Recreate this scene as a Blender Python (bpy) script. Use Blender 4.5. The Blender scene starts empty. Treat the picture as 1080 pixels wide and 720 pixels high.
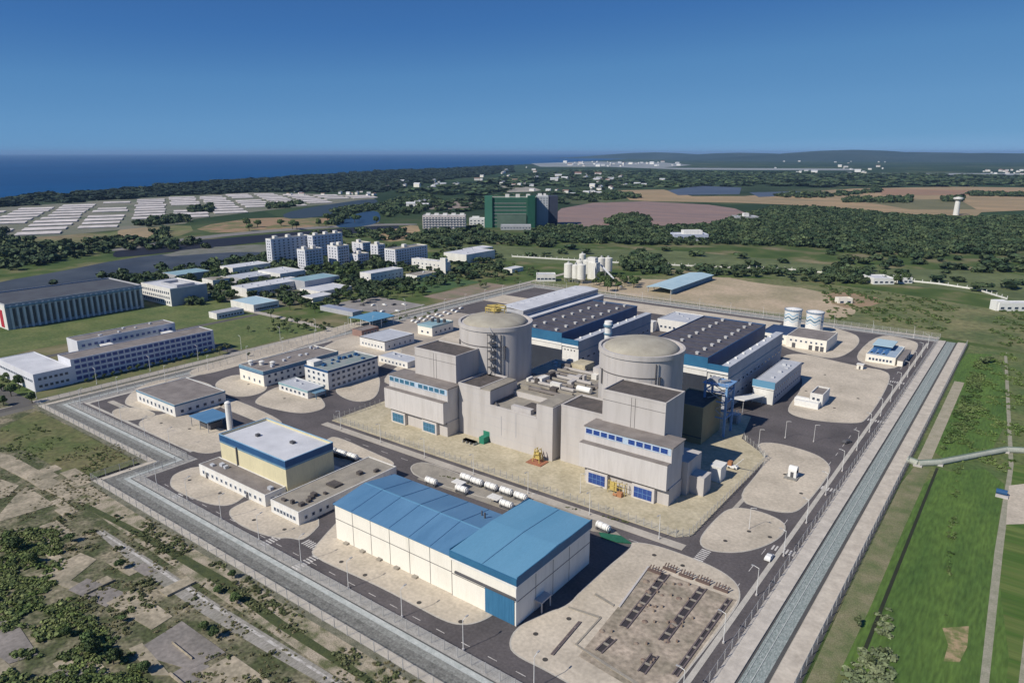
import bpy, math, random
import numpy as np
R = math.radians
random.seed(7); rng = np.random.default_rng(7)
C = bpy.context.scene.collection
sc = bpy.context.scene

# ---------------------------------------------------------------- camera, sky, sun, exposure
FPX, CAMH, PITCH, YAW = 745.0, 125.0, math.atan(199 / 745.0), R(37)
cam = bpy.data.objects.new('camera', bpy.data.cameras.new('camera')); C.objects.link(cam)
cam.location = (0, 0, CAMH); cam.rotation_euler = (R(90) - PITCH, 0, YAW)
cam.data.sensor_width = 36; cam.data.lens = FPX * 36 / 1080
cam.data.clip_start = 1; cam.data.clip_end = 200000
sc.camera = cam
SUN_EL, SUN_AZ = 42.0, 198.0            # azimuth clockwise from +Y
w = bpy.data.worlds.new('World'); sc.world = w; w.use_nodes = True
nt = w.node_tree; bg = nt.nodes['Background']
sky = nt.nodes.new('ShaderNodeTexSky'); sky.sky_type = 'NISHITA'; sky.sun_disc = False
sky.sun_elevation = R(SUN_EL); sky.sun_rotation = R(SUN_AZ)
sky.altitude = 0; sky.air_density = 0.4; sky.dust_density = 0.0; sky.ozone_density = 10.0
# grade the clear sky: the model's own brightness looked up in a deeper, more even blue scale
_s = nt.nodes.new('ShaderNodeSeparateColor'); nt.links.new(sky.outputs[0], _s.inputs[0])
_f = nt.nodes.new('ShaderNodeMath'); _f.operation = 'DIVIDE'; _f.inputs[1].default_value = 20.0; nt.links.new(_s.outputs[1], _f.inputs[0])
_r = nt.nodes.new('ShaderNodeValToRGB'); nt.links.new(_f.outputs[0], _r.inputs[0]); _e = _r.color_ramp.elements
_st = [(0.0, (.3, 1.0, 3.4)), (.045, (.5, 1.75, 5.2)), (.0825, (.82, 2.7, 6.8)), (.12, (1.45, 3.95, 8.0)), (.1925, (2.05, 4.9, 8.9)), (.30, (2.5, 5.6, 9.4)), (1.0, (13, 17, 22))]
while len(_e) < len(_st): _e.new(0.5)
for _k, (_p, _q) in enumerate(_st): _e[_k].position = _p; _e[_k].color = (_q[0]/25, _q[1]/25, _q[2]/25, 1)
_c = nt.nodes.new('ShaderNodeVectorMath'); _c.operation = 'SCALE'; _c.inputs['Scale'].default_value = 28.0; nt.links.new(_r.outputs[0], _c.inputs[0])
nt.links.new(_c.outputs[0], bg.inputs[0]); bg.inputs[1].default_value = 0.055
sun = bpy.data.objects.new('sun', bpy.data.lights.new('sun', 'SUN')); C.objects.link(sun)
sun.data.energy = 4.7; sun.data.angle = R(0.5); sun.data.color = (1.0, 0.93, 0.81)
sun.rotation_euler = (R(90 - SUN_EL), 0, R(180 - SUN_AZ)); sun.location = (-200, -200, 600)
vs = sc.view_settings; vs.view_transform = 'Standard'; vs.look = 'None'; vs.gamma = 1; vs.exposure = 0.0
vs.use_curve_mapping = False

# ---------------------------------------------------------------- helpers
def P(px, py, z=0.0):
    """ground point seen at a pixel of the survey photograph"""
    r = px - 540; v = 360 - py
    fh = FPX * math.cos(PITCH) + v * math.sin(PITCH); up = -FPX * math.sin(PITCH) + v * math.cos(PITCH)
    t = (z - CAMH) / up
    f = fh * t; r = r * t
    return (-math.sin(YAW) * f + math.cos(YAW) * r, math.cos(YAW) * f + math.sin(YAW) * r)
ORD = 'first second third fourth fifth sixth seventh eighth ninth tenth eleventh twelfth thirteenth fourteenth fifteenth sixteenth seventeenth'.split()
def PP(*pts): return [P(a, b) for a, b in pts]

def tag(o, label=None, cat=None, group=None, kind=None):
    if label: o['label'] = label
    if cat: o['category'] = cat
    if group: o['group'] = group
    if kind: o['kind'] = kind
    return o

MATS = {}
def mat(name, c1, c2=None, scale=0.2, rough=0.85, spec=0.3, stretch=(1, 1, 1), lo=0.35, hi=0.65, fine=0.12, fscale=3.0, metal=0.0, bump=0.0, detail=6, isl=0.0):
    if name in MATS: return MATS[name]
    m = bpy.data.materials.new(name); m.use_nodes = True; MATS[name] = m
    n = m.node_tree.nodes; l = m.node_tree.links; b = n['Principled BSDF']
    b.inputs['Roughness'].default_value = rough; b.inputs['Specular IOR Level'].default_value = spec; b.inputs['Metallic'].default_value = metal
    if c2 is None: c2 = tuple(x * 0.82 for x in c1)
    g = n.new('ShaderNodeNewGeometry'); mp = n.new('ShaderNodeMapping'); mp.inputs['Scale'].default_value = stretch
    l.new(g.outputs['Position'], mp.inputs['Vector'])
    a = n.new('ShaderNodeTexNoise'); a.inputs['Scale'].default_value = scale; a.inputs['Detail'].default_value = detail; a.inputs['Roughness'].default_value = 0.6
    l.new(mp.outputs[0], a.inputs['Vector'])
    cr = n.new('ShaderNodeValToRGB'); cr.color_ramp.elements[0].position = lo; cr.color_ramp.elements[1].position = hi
    cr.color_ramp.elements[0].color = (*c1, 1); cr.color_ramp.elements[1].color = (*c2, 1)
    l.new(a.outputs['Fac'], cr.inputs[0]); out = cr.outputs[0]
    if fine:
        f = n.new('ShaderNodeTexNoise'); f.inputs['Scale'].default_value = fscale; f.inputs['Detail'].default_value = 4
        l.new(mp.outputs[0], f.inputs['Vector'])
        mr = n.new('ShaderNodeMapRange'); mr.inputs[1].default_value = 0.3; mr.inputs[2].default_value = 0.7
        mr.inputs[3].default_value = 1 - fine; mr.inputs[4].default_value = 1 + fine
        l.new(f.outputs['Fac'], mr.inputs[0])
        mx = n.new('ShaderNodeVectorMath'); mx.operation = 'SCALE'
        l.new(out, mx.inputs[0]); l.new(mr.outputs[0], mx.inputs['Scale']); out = mx.outputs[0]
        if bump:
            bp = n.new('ShaderNodeBump'); bp.inputs['Strength'].default_value = 1; bp.inputs['Distance'].default_value = bump
            l.new(f.outputs['Fac'], bp.inputs['Height']); l.new(bp.outputs[0], b.inputs['Normal'])
    if name in ('tree_leaves', 'pale_tree_leaves'):
        oi = n.new('ShaderNodeObjectInfo'); mr = n.new('ShaderNodeMapRange'); mr.inputs[3].default_value = 0.65; mr.inputs[4].default_value = 1.4
        l.new(oi.outputs['Random'], mr.inputs[0]); mx = n.new('ShaderNodeVectorMath'); mx.operation = 'SCALE'
        l.new(out, mx.inputs[0]); l.new(mr.outputs[0], mx.inputs['Scale']); out = mx.outputs[0]
    if isl:
        mr = n.new('ShaderNodeMapRange'); mr.inputs[3].default_value = 1 - isl; mr.inputs[4].default_value = 1 + isl
        l.new(g.outputs['Random Per Island'], mr.inputs[0])
        mx = n.new('ShaderNodeVectorMath'); mx.operation = 'SCALE'
        l.new(out, mx.inputs[0]); l.new(mr.outputs[0], mx.inputs['Scale']); out = mx.outputs[0]
    l.new(out, b.inputs['Base Color'])
    return m

class MB:
    def __init__(s): s.v = []; s.f = []; s.m = []; s.cur = 0
    def add(s, vs, fs):
        k = len(s.v); s.v += [tuple(q) for q in vs]
        for f in fs: s.f.append([i + k for i in f]); s.m.append(s.cur)
        return s
    def box(s, x0, x1, y0, y1, z0, z1):
        if x0 > x1: x0, x1 = x1, x0
        if y0 > y1: y0, y1 = y1, y0
        return s.add([(x0,y0,z0),(x1,y0,z0),(x1,y1,z0),(x0,y1,z0),(x0,y0,z1),(x1,y0,z1),(x1,y1,z1),(x0,y1,z1)],
              [(0,3,2,1),(4,5,6,7),(0,1,5,4),(1,2,6,5),(2,3,7,6),(3,0,4,7)])
    def prism(s, poly, z0, z1):
        n = len(poly)
        a = sum(poly[i][0] * poly[(i+1) % n][1] - poly[(i+1) % n][0] * poly[i][1] for i in range(n))
        if a < 0: poly = poly[::-1]
        return s.add([(x, y, z0) for x, y in poly] + [(x, y, z1) for x, y in poly],
              [list(range(n))[::-1], [i + n for i in range(n)]] + [(i, (i+1) % n, (i+1) % n + n, i + n) for i in range(n)])
    def sheet(s, poly, z):
        n = len(poly); a = sum(poly[i][0] * poly[(i+1) % n][1] - poly[(i+1) % n][0] * poly[i][1] for i in range(n))
        if a < 0: poly = poly[::-1]
        return s.add([(x, y, z) for x, y in poly], [list(range(n))])
    def cyl(s, x, y, z0, z1, r, r2=None, n=16):
        r2 = r if r2 is None else r2
        v = [(x + r*math.cos(2*math.pi*i/n), y + r*math.sin(2*math.pi*i/n), z0) for i in range(n)] + \
            [(x + r2*math.cos(2*math.pi*i/n), y + r2*math.sin(2*math.pi*i/n), z1) for i in range(n)]
        return s.add(v, [list(range(n))[::-1], [i + n for i in range(n)]] + [(i, (i+1) % n, (i+1) % n + n, i + n) for i in range(n)])
    def tube(s, p, q, r, n=6, r2=None):
        p = np.array(p, float); q = np.array(q, float); d = q - p; L = np.linalg.norm(d); d /= L
        u = np.cross(d, (0, 0, 1.0)); 
        if np.linalg.norm(u) < 1e-3: u = np.array((1.0, 0, 0))
        u /= np.linalg.norm(u); w_ = np.cross(d, u); r2 = r if r2 is None else r2
        v = []
        for c, rr in ((p, r), (q, r2)):
            for i in range(n):
                a = 2*math.pi*i/n; v.append(tuple(c + rr*(math.cos(a)*u + math.sin(a)*w_)))
        return s.add(v, [list(range(n)), [i + n for i in range(n)][::-1]] + [(i, i + n, (i+1) % n + n, (i+1) % n) for i in range(n)])
    def lathe(s, x, y, prof, n=48, cap=True):
        v = [(x + r*math.cos(2*math.pi*i/n), y + r*math.sin(2*math.pi*i/n), z) for r, z in prof for i in range(n)]
        f = []
        for k in range(len(prof) - 1):
            for i in range(n):
                j = (i+1) % n; f.append((k*n + i, k*n + j, (k+1)*n + j, (k+1)*n + i))
        if cap: f.append([(len(prof)-1)*n + i for i in range(n)])
        return s.add(v, f)
    def ring(s, x0, x1, y0, y1, z0, z1, t):
        s.box(x0, x1, y0, y0+t, z0, z1); s.box(x0, x1, y1-t, y1, z0, z1)
        s.box(x0, x0+t, y0+t, y1-t, z0, z1); s.box(x1-t, x1, y0+t, y1-t, z0, z1); return s
    def gable(s, x0, x1, y0, y1, z0, zr, axis='x', ov=0.0, th=0.35):
        """thick pitched roof; ridge runs along axis"""
        if axis == 'x':
            ym = (y0+y1)/2; x0 -= ov; x1 += ov; y0 -= ov; y1 += ov
            a = [(x0,y0,z0),(x0,ym,zr),(x0,y1,z0),(x0,y1,z0+th),(x0,ym,zr+th),(x0,y0,z0+th)]
            b = [(x1,) + p[1:] for p in a]
        else:
            xm = (x0+x1)/2; x0 -= ov; x1 += ov; y0 -= ov; y1 += ov
            a = [(x0,y0,z0),(xm,y0,zr),(x1,y0,z0),(x1,y0,z0+th),(xm,y0,zr+th),(x0,y0,z0+th)]
            b = [(p[0], y1, p[2]) for p in a]
        return s.add(a + b, [(0,1,4,5),(1,2,3,4),(6,11,10,7),(7,10,9,8)] + [(i, i+6, (i+1) % 6 + 6, (i+1) % 6) for i in range(6)])
    def mesh(s, name, mats, off=(0, 0, 0), smooth=False):
        me = bpy.data.meshes.new(name)
        me.from_pydata([(x-off[0], y-off[1], z-off[2]) for x, y, z in s.v], [], s.f)
        for m in (mats if isinstance(mats, (list, tuple)) else [mats]): me.materials.append(m)
        me.polygons.foreach_set('material_index', s.m)
        if smooth: me.polygons.foreach_set('use_smooth', [True]*len(me.polygons))
        me.update(); return me
    def obj(s, name, mats, parent=None, off=(0, 0, 0), smooth=False, loc=None):
        o = bpy.data.objects.new(name, s.mesh(name, mats, off, smooth)); C.objects.link(o)
        if parent: o.parent = parent
        if loc: o.location = loc
        return o
def B(*a): return MB().box(*a)

class Thing:
    def __init__(s, name, label, cat, loc=(0, 0, 0), group=None, rot=0):
        s.o = bpy.data.objects.new(name, None); C.objects.link(s.o); s.o.location = loc; s.o.empty_display_size = 1
        s.o.rotation_euler[2] = rot
        s.loc = loc if rot == 0 else None; tag(s.o, label, cat, group)
    def part(s, name, mb, m, parent=None, smooth=False, label=None, kind=None):
        o = mb.obj(name, m, parent or s.o, s.loc or (0, 0, 0), smooth)
        return tag(o, label, kind=kind)
    def inst(s, name, me, at, parent=None, rotz=0):
        o = bpy.data.objects.new(name, me); C.objects.link(o); o.parent = parent or s.o
        o.location = (at[0]-s.loc[0], at[1]-s.loc[1], at[2]-s.loc[2]) if s.loc else at
        o.rotation_euler[2] = rotz; return o
def dup(root, loc, rz=None, label=None, group=None, scale=None):
    r = root.copy(); C.objects.link(r); r.location = loc
    if rz is not None: r.rotation_euler[2] = rz
    if label: r['label'] = label
    if group: r['group'] = group
    if scale: r.scale = scale
    for ch in list(root.children):
        c = ch.copy(); C.objects.link(c); c.parent = r
        for g in ch.children:
            d = g.copy(); C.objects.link(d); d.parent = c
    return r
def chaikin(p, it=2):
    for _ in range(it):
        q = []
        for i in range(len(p)):
            a, b = p[i], p[(i+1) % len(p)]
            q += [(a[0]*.75+b[0]*.25, a[1]*.75+b[1]*.25), (a[0]*.25+b[0]*.75, a[1]*.25+b[1]*.75)]
        p = q
    return p
FOOT = []
def built(x, y, m=3.0): return any(a-m < x < b+m and c-m < y < d+m for a, b, c, d in FOOT)
def inside(x, y, poly):
    c = False; n = len(poly)
    for i in range(n):
        x1, y1 = poly[i]; x2, y2 = poly[i-1]
        if (y1 > y) != (y2 > y) and x < (x2-x1)*(y-y1)/(y2-y1) + x1: c = not c
    return c
def scatter(poly, sp, jit=0.45, keep=1.0):
    xs = [p[0] for p in poly]; ys = [p[1] for p in poly]; out = []
    y = min(ys)
    while y < max(ys):
        x = min(xs)
        while x < max(xs):
            a, b = x + random.uniform(-jit, jit)*sp, y + random.uniform(-jit, jit)*sp
            if random.random() < keep and inside(a, b, poly) and not built(a, b): out.append((a, b))
            x += sp
        y += sp
    return out
def struct(name, mb, m, kind='structure', smooth=False): return tag(mb.obj(name, m, smooth=smooth), kind=kind)
def rect(x0, x1, y0, y1): return [(x0, y0), (x1, y0), (x1, y1), (x0, y1)]

# ---------------------------------------------------------------- materials
asphalt = mat('asphalt', (0.125, 0.112, 0.114), (0.078, 0.071, 0.073), 0.05, 0.9, detail=11, lo=.36, hi=.66, fine=0.18, fscale=1.2)
asphalt_far = mat('asphalt_far', (0.12, 0.115, 0.11), (0.09, 0.085, 0.08), 0.05)
tanpave = mat('tan_paving', (0.55, 0.485, 0.395), (0.38, 0.335, 0.27), 0.06, 0.95, detail=11, lo=.38, hi=.72, fine=0.14, fscale=0.9)
sandpave = mat('sandy_paving', (0.50, 0.445, 0.325), (0.39, 0.345, 0.24), 0.12, 0.95, fine=0.15, fscale=0.7)
kerb = mat('kerb_concrete', (0.5, 0.47, 0.42), (0.4, 0.38, 0.34), 0.3)
conc = mat('concrete', (0.50, 0.475, 0.46), (0.385, 0.36, 0.34), 0.3, lo=.48, hi=.78, detail=9, stretch=(1, 1, .13), fine=0.03, fscale=0.6)
conc_pale = mat('pale_concrete', (0.56, 0.535, 0.52), (0.45, 0.425, 0.405), 0.3, lo=.5, hi=.8, detail=9, stretch=(1, 1, .13), fine=0.06, fscale=1.0)
conc_roof = mat('concrete_roof', (0.34, 0.31, 0.26), (0.24, 0.22, 0.19), 0.2, fine=0.12)
dark_roof = mat('dark_felt_roof', (0.115, 0.10, 0.095), (0.075, 0.068, 0.065), 0.25, fine=0.2, fscale=1.5)
brown_roof = mat('brown_roof', (0.25, 0.225, 0.21), (0.18, 0.16, 0.15), 0.2, fine=0.15)
th_roof = mat('turbine_roof', (0.10, 0.098, 0.12), (0.065, 0.064, 0.082), 0.25, fine=0.15)
grey_roof = mat('grey_metal_roof', (0.50, 0.52, 0.56), (0.42, 0.44, 0.48), 0.15, rough=0.6)
white_roof = mat('white_roof', (0.62, 0.63, 0.66), (0.5, 0.51, 0.54), 0.1, rough=0.7)
dome_m = mat('dome_concrete', (0.40, 0.375, 0.31), (0.31, 0.285, 0.235), 0.15, fine=0.08)
cream = mat('cream_panel', (0.80, 0.77, 0.69), (0.68, 0.65, 0.57), 0.25, lo=.5, hi=.8, detail=8, stretch=(1, 1, .15), fine=0.04)
white = mat('white_wall', (0.74, 0.73, 0.70), (0.63, 0.62, 0.59), 0.25, stretch=(1, 1, .2), fine=0.06)
greywall = mat('grey_wall', (0.42, 0.43, 0.46), (0.36, 0.37, 0.40), 0.2, fine=0.05)
yellowwall = mat('yellow_wall', (0.66, 0.60, 0.40), (0.59, 0.54, 0.36), 0.2, stretch=(1, 1, .2), fine=0.05)
aptwall = mat('apartment_wall', (0.66, 0.67, 0.72), (0.58, 0.59, 0.64), 0.1, stretch=(1, 1, .3), fine=0.05)
blue_roof = mat('blue_steel_roof', (0.11, 0.24, 0.395), (0.08, 0.19, 0.33), 0.12, rough=0.5, stretch=(1, .25, 1), fine=0.05, spec=0.4)
blue_pale = mat('pale_blue_steel_roof', (0.135, 0.31, 0.46), (0.11, 0.275, 0.42), 0.08, rough=0.5, stretch=(1, .25, 1), fine=0.05, spec=0.4)
blue_band = mat('blue_band', (0.022, 0.09, 0.22), (0.018, 0.07, 0.18), 0.2, rough=0.5)
blue_th = mat('blue_cladding', (0.035, 0.15, 0.28), (0.028, 0.12, 0.235), 0.2, rough=0.5)
bluegrey = mat('blue_grey_trim', (0.16, 0.28, 0.38), (0.12, 0.22, 0.31), 0.3)
teal_roof = mat('teal_roof', (0.28, 0.42, 0.46), (0.22, 0.35, 0.40), 0.1, rough=0.6)
palesheet = mat('pale_blue_sheet', (0.42, 0.56, 0.62), (0.36, 0.50, 0.57), 0.08, rough=0.6)
seam = mat('seam', (0.14, 0.13, 0.13))
blue_steel = mat('blue_painted_steel', (0.20, 0.36, 0.60), (0.15, 0.29, 0.52), 1.0, rough=0.5)
yellow_steel = mat('yellow_painted_steel', (0.55, 0.43, 0.13), (0.45, 0.35, 0.12), 1.0, rough=0.6)
green_pt = mat('green_sheet', (0.03, 0.22, 0.14), (0.025, 0.18, 0.12), 0.5)
red_pt = mat('red_brown_wall', (0.30, 0.19, 0.16), (0.24, 0.16, 0.14), 0.4)
glass = mat('window_glass', (0.03, 0.045, 0.075), (0.05, 0.07, 0.11), 0.4, rough=0.15, spec=0.6, fine=0)
blueglass = mat('blue_glass', (0.02, 0.05, 0.22), (0.03, 0.08, 0.28), 0.6, rough=0.25, spec=0.5, fine=0.1)
tealglass = mat('teal_glass', (0.04, 0.13, 0.22), (0.05, 0.17, 0.26), 0.6, rough=0.25, spec=0.5, fine=0.1)
frame_m = mat('window_frame', (0.62, 0.66, 0.72), fine=0)
steel = mat('galvanised_steel', (0.50, 0.50, 0.50), (0.42, 0.42, 0.42), 1.0, rough=0.5, metal=0.3, fine=0)
darksteel = mat('dark_steel', (0.10, 0.10, 0.11), fine=0.1)
whitepaint = mat('white_paint', (0.78, 0.78, 0.76), (0.70, 0.70, 0.68), 1.0, fine=0.05)
silo_m = mat('silo_paint', (0.72, 0.71, 0.66), (0.60, 0.59, 0.55), 0.3, stretch=(1, 1, .2))
roadline = mat('road_paint', (0.62, 0.60, 0.57), (0.40, 0.38, 0.36), 1.5, lo=.45, hi=.6)
gravel = mat('grey_gravel', (0.30, 0.29, 0.265), (0.20, 0.195, 0.18), 0.25, fine=0.3, fscale=1.5)
pathm = mat('path_concrete', (0.46, 0.42, 0.365), (0.37, 0.34, 0.295), 0.1, fine=0.12, fscale=0.8)
bark = mat('bark', (0.10, 0.08, 0.06))
leaf = mat('tree_leaves', (0.045, 0.08, 0.026), (0.09, 0.13, 0.042), 0.25, isl=0.35, rough=0.7, fine=0.2, fscale=0.9)
leaf2 = mat('pale_tree_leaves', (0.075, 0.105, 0.045), (0.12, 0.145, 0.065), 0.25, isl=0.35, rough=0.7, fine=0.2)
leaf_far = mat('forest_leaves', (0.032, 0.06, 0.028), (0.10, 0.13, 0.055), 0.045, isl=0.4, rough=0.8, lo=.42, hi=.72, fine=0.25, fscale=0.05)
shrub_m = mat('shrub_leaves', (0.06, 0.085, 0.03), (0.16, 0.165, 0.08), 0.06, isl=0.4, rough=0.8)
def mesh_material(name, col, cover, scale):
    m = mat(name, col, fine=0); n = m.node_tree.nodes; l = m.node_tree.links
    b = n['Principled BSDF']; g = n.new('ShaderNodeNewGeometry'); sx = n.new('ShaderNodeSeparateXYZ'); l.new(g.outputs['Position'], sx.inputs[0])
    ad = n.new('ShaderNodeMath'); ad.operation = 'ADD'; l.new(sx.outputs[0], ad.inputs[0]); l.new(sx.outputs[1], ad.inputs[1])
    outs = []
    for src in (ad.outputs[0], sx.outputs[2]):
        k = n.new('ShaderNodeMath'); k.operation = 'MULTIPLY'; k.inputs[1].default_value = scale; l.new(src, k.inputs[0])
        f = n.new('ShaderNodeMath'); f.operation = 'FRACT'; l.new(k.outputs[0], f.inputs[0])
        t = n.new('ShaderNodeMath'); t.operation = 'LESS_THAN'; t.inputs[1].default_value = cover; l.new(f.outputs[0], t.inputs[0]); outs.append(t.outputs[0])
    mx = n.new('ShaderNodeMath'); mx.operation = 'MAXIMUM'; l.new(outs[0], mx.inputs[0]); l.new(outs[1], mx.inputs[1])
    l.new(mx.outputs[0], b.inputs['Alpha']); return m
fence_mesh = mesh_material('wire_mesh', (0.5, 0.5, 0.49), 0.05, 2.0)

# ---------------------------------------------------------------- ground, sea, hills
def ground_material():
    m = bpy.data.materials.new('ground_cover'); m.use_nodes = True; n = m.node_tree.nodes; l = m.node_tree.links; b = n['Principled BSDF']
    b.inputs['Roughness'].default_value = 0.95; b.inputs['Specular IOR Level'].default_value = 0.1
    g = n.new('ShaderNodeNewGeometry')
    def noise(sc_, det=5):
        a = n.new('ShaderNodeTexNoise'); a.inputs['Scale'].default_value = sc_; a.inputs['Detail'].default_value = det; l.new(g.outputs['Position'], a.inputs['Vector']); return a.outputs['Fac']
    def ramp(src, stops):
        r = n.new('ShaderNodeValToRGB'); e = r.color_ramp.elements
        while len(e) < len(stops): e.new(0.5)
        for k, (p, c) in enumerate(stops): e[k].position = p; e[k].color = (*c, 1)
        l.new(src, r.inputs[0]); return r.outputs[0]
    def mix(f, a, c):
        x = n.new('ShaderNodeMix'); x.data_type = 'RGBA'; l.new(f, x.inputs[0]); l.new(a, x.inputs[6]); l.new(c, x.inputs[7]); return x.outputs[2]
    near = ramp(noise(0.02, 8), [(0.36, (0.05, 0.085, 0.026)), (0.5, (0.085, 0.12, 0.04)), (0.6, (0.17, 0.16, 0.085)), (0.7, (0.26, 0.22, 0.14))])
    v = n.new('ShaderNodeTexVoronoi'); v.inputs['Scale'].default_value = 0.0032; l.new(g.outputs['Position'], v.inputs['Vector'])
    s = n.new('ShaderNodeSeparateColor'); l.new(v.outputs['Color'], s.inputs[0])
    far = ramp(s.outputs[0], [(0.0, (0.022, 0.045, 0.02)), (0.55, (0.032, 0.058, 0.026)), (0.8, (0.05, 0.08, 0.035)), (1.0, (0.10, 0.115, 0.06))])
    fn = ramp(noise(0.0009, 7), [(0.42, (0.02, 0.038, 0.02)), (0.62, (0.055, 0.08, 0.04))])
    far = mix(ramp(noise(0.002, 3), [(0.4, (0, 0, 0)), (0.6, (1, 1, 1))]), fn, far)
    ln = n.new('ShaderNodeVectorMath'); ln.operation = 'LENGTH'; l.new(g.outputs['Position'], ln.inputs[0])
    mr = n.new('ShaderNodeMapRange'); mr.inputs[1].default_value = 900; mr.inputs[2].default_value = 1500; l.new(ln.outputs['Value'], mr.inputs[0])
    l.new(mix(mr.outputs[0], near, far), b.inputs['Base Color'])
    return m
gm = ground_material()
# ground sheet, finer near the plant, flat out to the horizon
struct('ground', MB().sheet([(-9000, -3000), (30000, -3000), (60000, 70000), (-60000, 70000), (-60000, -3000)], 0.0), gm)
sea_m = mat('sea_water', (0.004, 0.055, 0.17), (0.006, 0.07, 0.20), 0.0006, rough=0.6, spec=0.12, fine=0.08, fscale=0.004)
coast = [(-2100, -3000)] + PP((-60, 216), (0, 212), (100, 204), (180, 196), (270, 190), (400, 181), (540, 174), (640, 169), (700, 165)) + [(-16000, 60000), (-60000, 69000), (-60000, -3000)]
struct('sea', MB().sheet(coast, 0.5), sea_m)
surf = mat('surf_sand', (0.42, 0.38, 0.30))
cl = PP((270, 190), (330, 186), (400, 181), (470, 177.5), (540, 174), (640, 169))
# low hills on the horizon
hl = MB(); hillm = mat('hill_cover', (0.015, 0.034, 0.024), (0.04, 0.06, 0.045), 0.0008)
def hill(cx, cy, rx, ry, h, n=28):
    v = [(cx, cy, h)]; f = []
    for k in range(1, 6):
        for i in range(n):
            a = 2*math.pi*i/n; t = k/5; rr = 1 + .15*math.sin(3*a+cx) + .1*math.sin(7*a)
            v.append((cx + rx*t*rr*math.cos(a), cy + ry*t*rr*math.sin(a), h*(math.cos(math.pi*t)*.5+.5) - (2 if k == 5 else 0)))
    for i in range(n): f.append((0, 1+i, 1+(i+1) % n))
    for k in range(4):
        for i in range(n): f.append((1+k*n+i, 1+(k+1)*n+i, 1+(k+1)*n+(i+1) % n, 1+k*n+(i+1) % n))
    hl.add(v, f)
for px, d, rx, h in ((900, 15000, 2600, 175), (860, 13000, 2200, 118), (960, 16000, 3200, 135), (780, 15500, 2500, 122), (1040, 14000, 2600, 120), (690, 17000, 2200, 130), (1130, 15000, 2500, 130)):
    a = -YAW + math.atan((px-540)/771.0); hill(d*math.sin(a), d*math.cos(a), rx, rx*.8, h)
struct('hills', hl, hillm, smooth=True)

# ---------------------------------------------------------------- fields, water, bare ground (flat sheets)
def sheet(name, pts, z, m, smooth=1, world=False):
    p = pts if world else PP(*pts)
    if smooth: p = chaikin(p, smooth)
    return struct(name, MB().sheet(p, z), m)
redfield = mat('red_field', (0.27, 0.185, 0.16), (0.21, 0.155, 0.145), 0.006, stretch=(1, 4, 1), fine=0.12, fscale=0.03)
tanfield = mat('tan_field', (0.37, 0.26, 0.15), (0.25, 0.20, 0.115), 0.004, stretch=(1, 3, 1), fine=0.15, fscale=0.02)
sheet('field', [(585, 226), (592, 220), (625, 214), (680, 212.5), (747, 216), (775, 220), (790, 226), (777, 230), (747, 236), (680, 239), (597, 240), (588, 236)], .3, redfield, 0)
sheet('field', [(640, 201), (700, 200), (730, 207), (785, 207), (810, 205), (900, 199), (1000, 197), (1090, 198), (1100, 221), (1035, 224), (1030, 228), (960, 226), (890, 222), (830, 216), (780, 214), (680, 212), (632, 209)], .25, tanfield, 0)
sheet('field', [(925, 199), (1090, 202), (1100, 206), (930, 206)], .4, mat('bare_red_field', (0.33, 0.19, 0.12), (0.25, 0.17, 0.11), .005), 0)
sheet('field', [(905, 212), (1010, 210), (1030, 221), (960, 221)], .4, mat('olive_field', (0.17, 0.16, 0.08), (0.13, 0.13, 0.07), .01), 0)
sheet('field', [(598, 212), (612, 205), (655, 204), (664, 211), (640, 214)], .4, mat('green_field', (0.07, 0.10, 0.04), (0.10, 0.12, 0.05), .01), 0)
pondm = mat('pond_water', (0.07, 0.09, 0.13), (0.10, 0.12, 0.155), 0.004, rough=0.5, spec=.1)
sheet('pond', [(704, 201), (738, 196), (782, 198), (780, 205), (715, 206)], .5, pondm, 0)
sheet('pond', [(790, 203), (850, 202), (850, 206), (800, 208)], .5, pondm, 0)
darkw = mat('river_water', (0.045, 0.058, 0.08), (0.075, 0.088, 0.105), 0.012, rough=0.6, spec=0.08, fine=0.15, fscale=0.03)
sheet('river', [(-80, 318), (0, 297), (60, 287), (130, 273), (200, 265), (275, 262), (280, 275), (200, 282), (130, 292), (60, 305), (-80, 340)], .2, darkw, 1)
sheet('river', [(118, 270), (122, 264), (180, 256), (250, 250), (330, 243), (420, 237), (422, 242), (340, 249), (270, 256), (200, 264), (125, 272)], .2, mat('channel_water', (0.028, 0.03, 0.042), rough=.6, spec=.05), 1)
sheet('road', [(118, 266), (118, 262.5), (180, 253), (250, 245), (330, 239), (400, 236), (440, 236), (440, 237.5), (400, 238), (330, 241.5), (250, 248), (180, 256.5)], .25, mat('dusty_road', (0.22, 0.21, 0.2)), 1)
sheet('road', [(200, 262), (290, 257), (300, 262), (290, 266), (240, 266), (160, 272)], .22, mat('dusty_road2', (0.19, 0.185, 0.17), (0.13, 0.14, 0.10), .05), 1)
sheet('pond', [(352, 240), (360, 232), (380, 224), (398, 222), (402, 230), (398, 236), (375, 240)], .3, mat('blue_pond', (0.03, 0.07, 0.14), rough=.6, spec=.1), 1)
sheet('river', [(298, 225), (330, 218), (395, 209), (400, 214), (360, 224), (330, 230), (300, 231)], .3, mat('bluish_river', (0.045, 0.065, 0.085), rough=.6, spec=.08), 1)
fg = mat('meadow', (0.13, 0.155, 0.065), (0.085, 0.11, 0.042), 0.02, fine=0.2, fscale=0.1)
sheet('meadow', [(400, 245), (480, 250), (540, 262), (700, 263), (800, 272), (900, 282), (1100, 287), (1110, 322), (980, 302), (900, 300), (780, 290), (650, 280), (540, 277), (470, 262), (400, 252)], .05, fg, 1)
sheet('bare_ground', [(392, 252), (410, 243), (440, 236), (444, 246), (420, 256)], .1, tanfield, 1)
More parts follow.
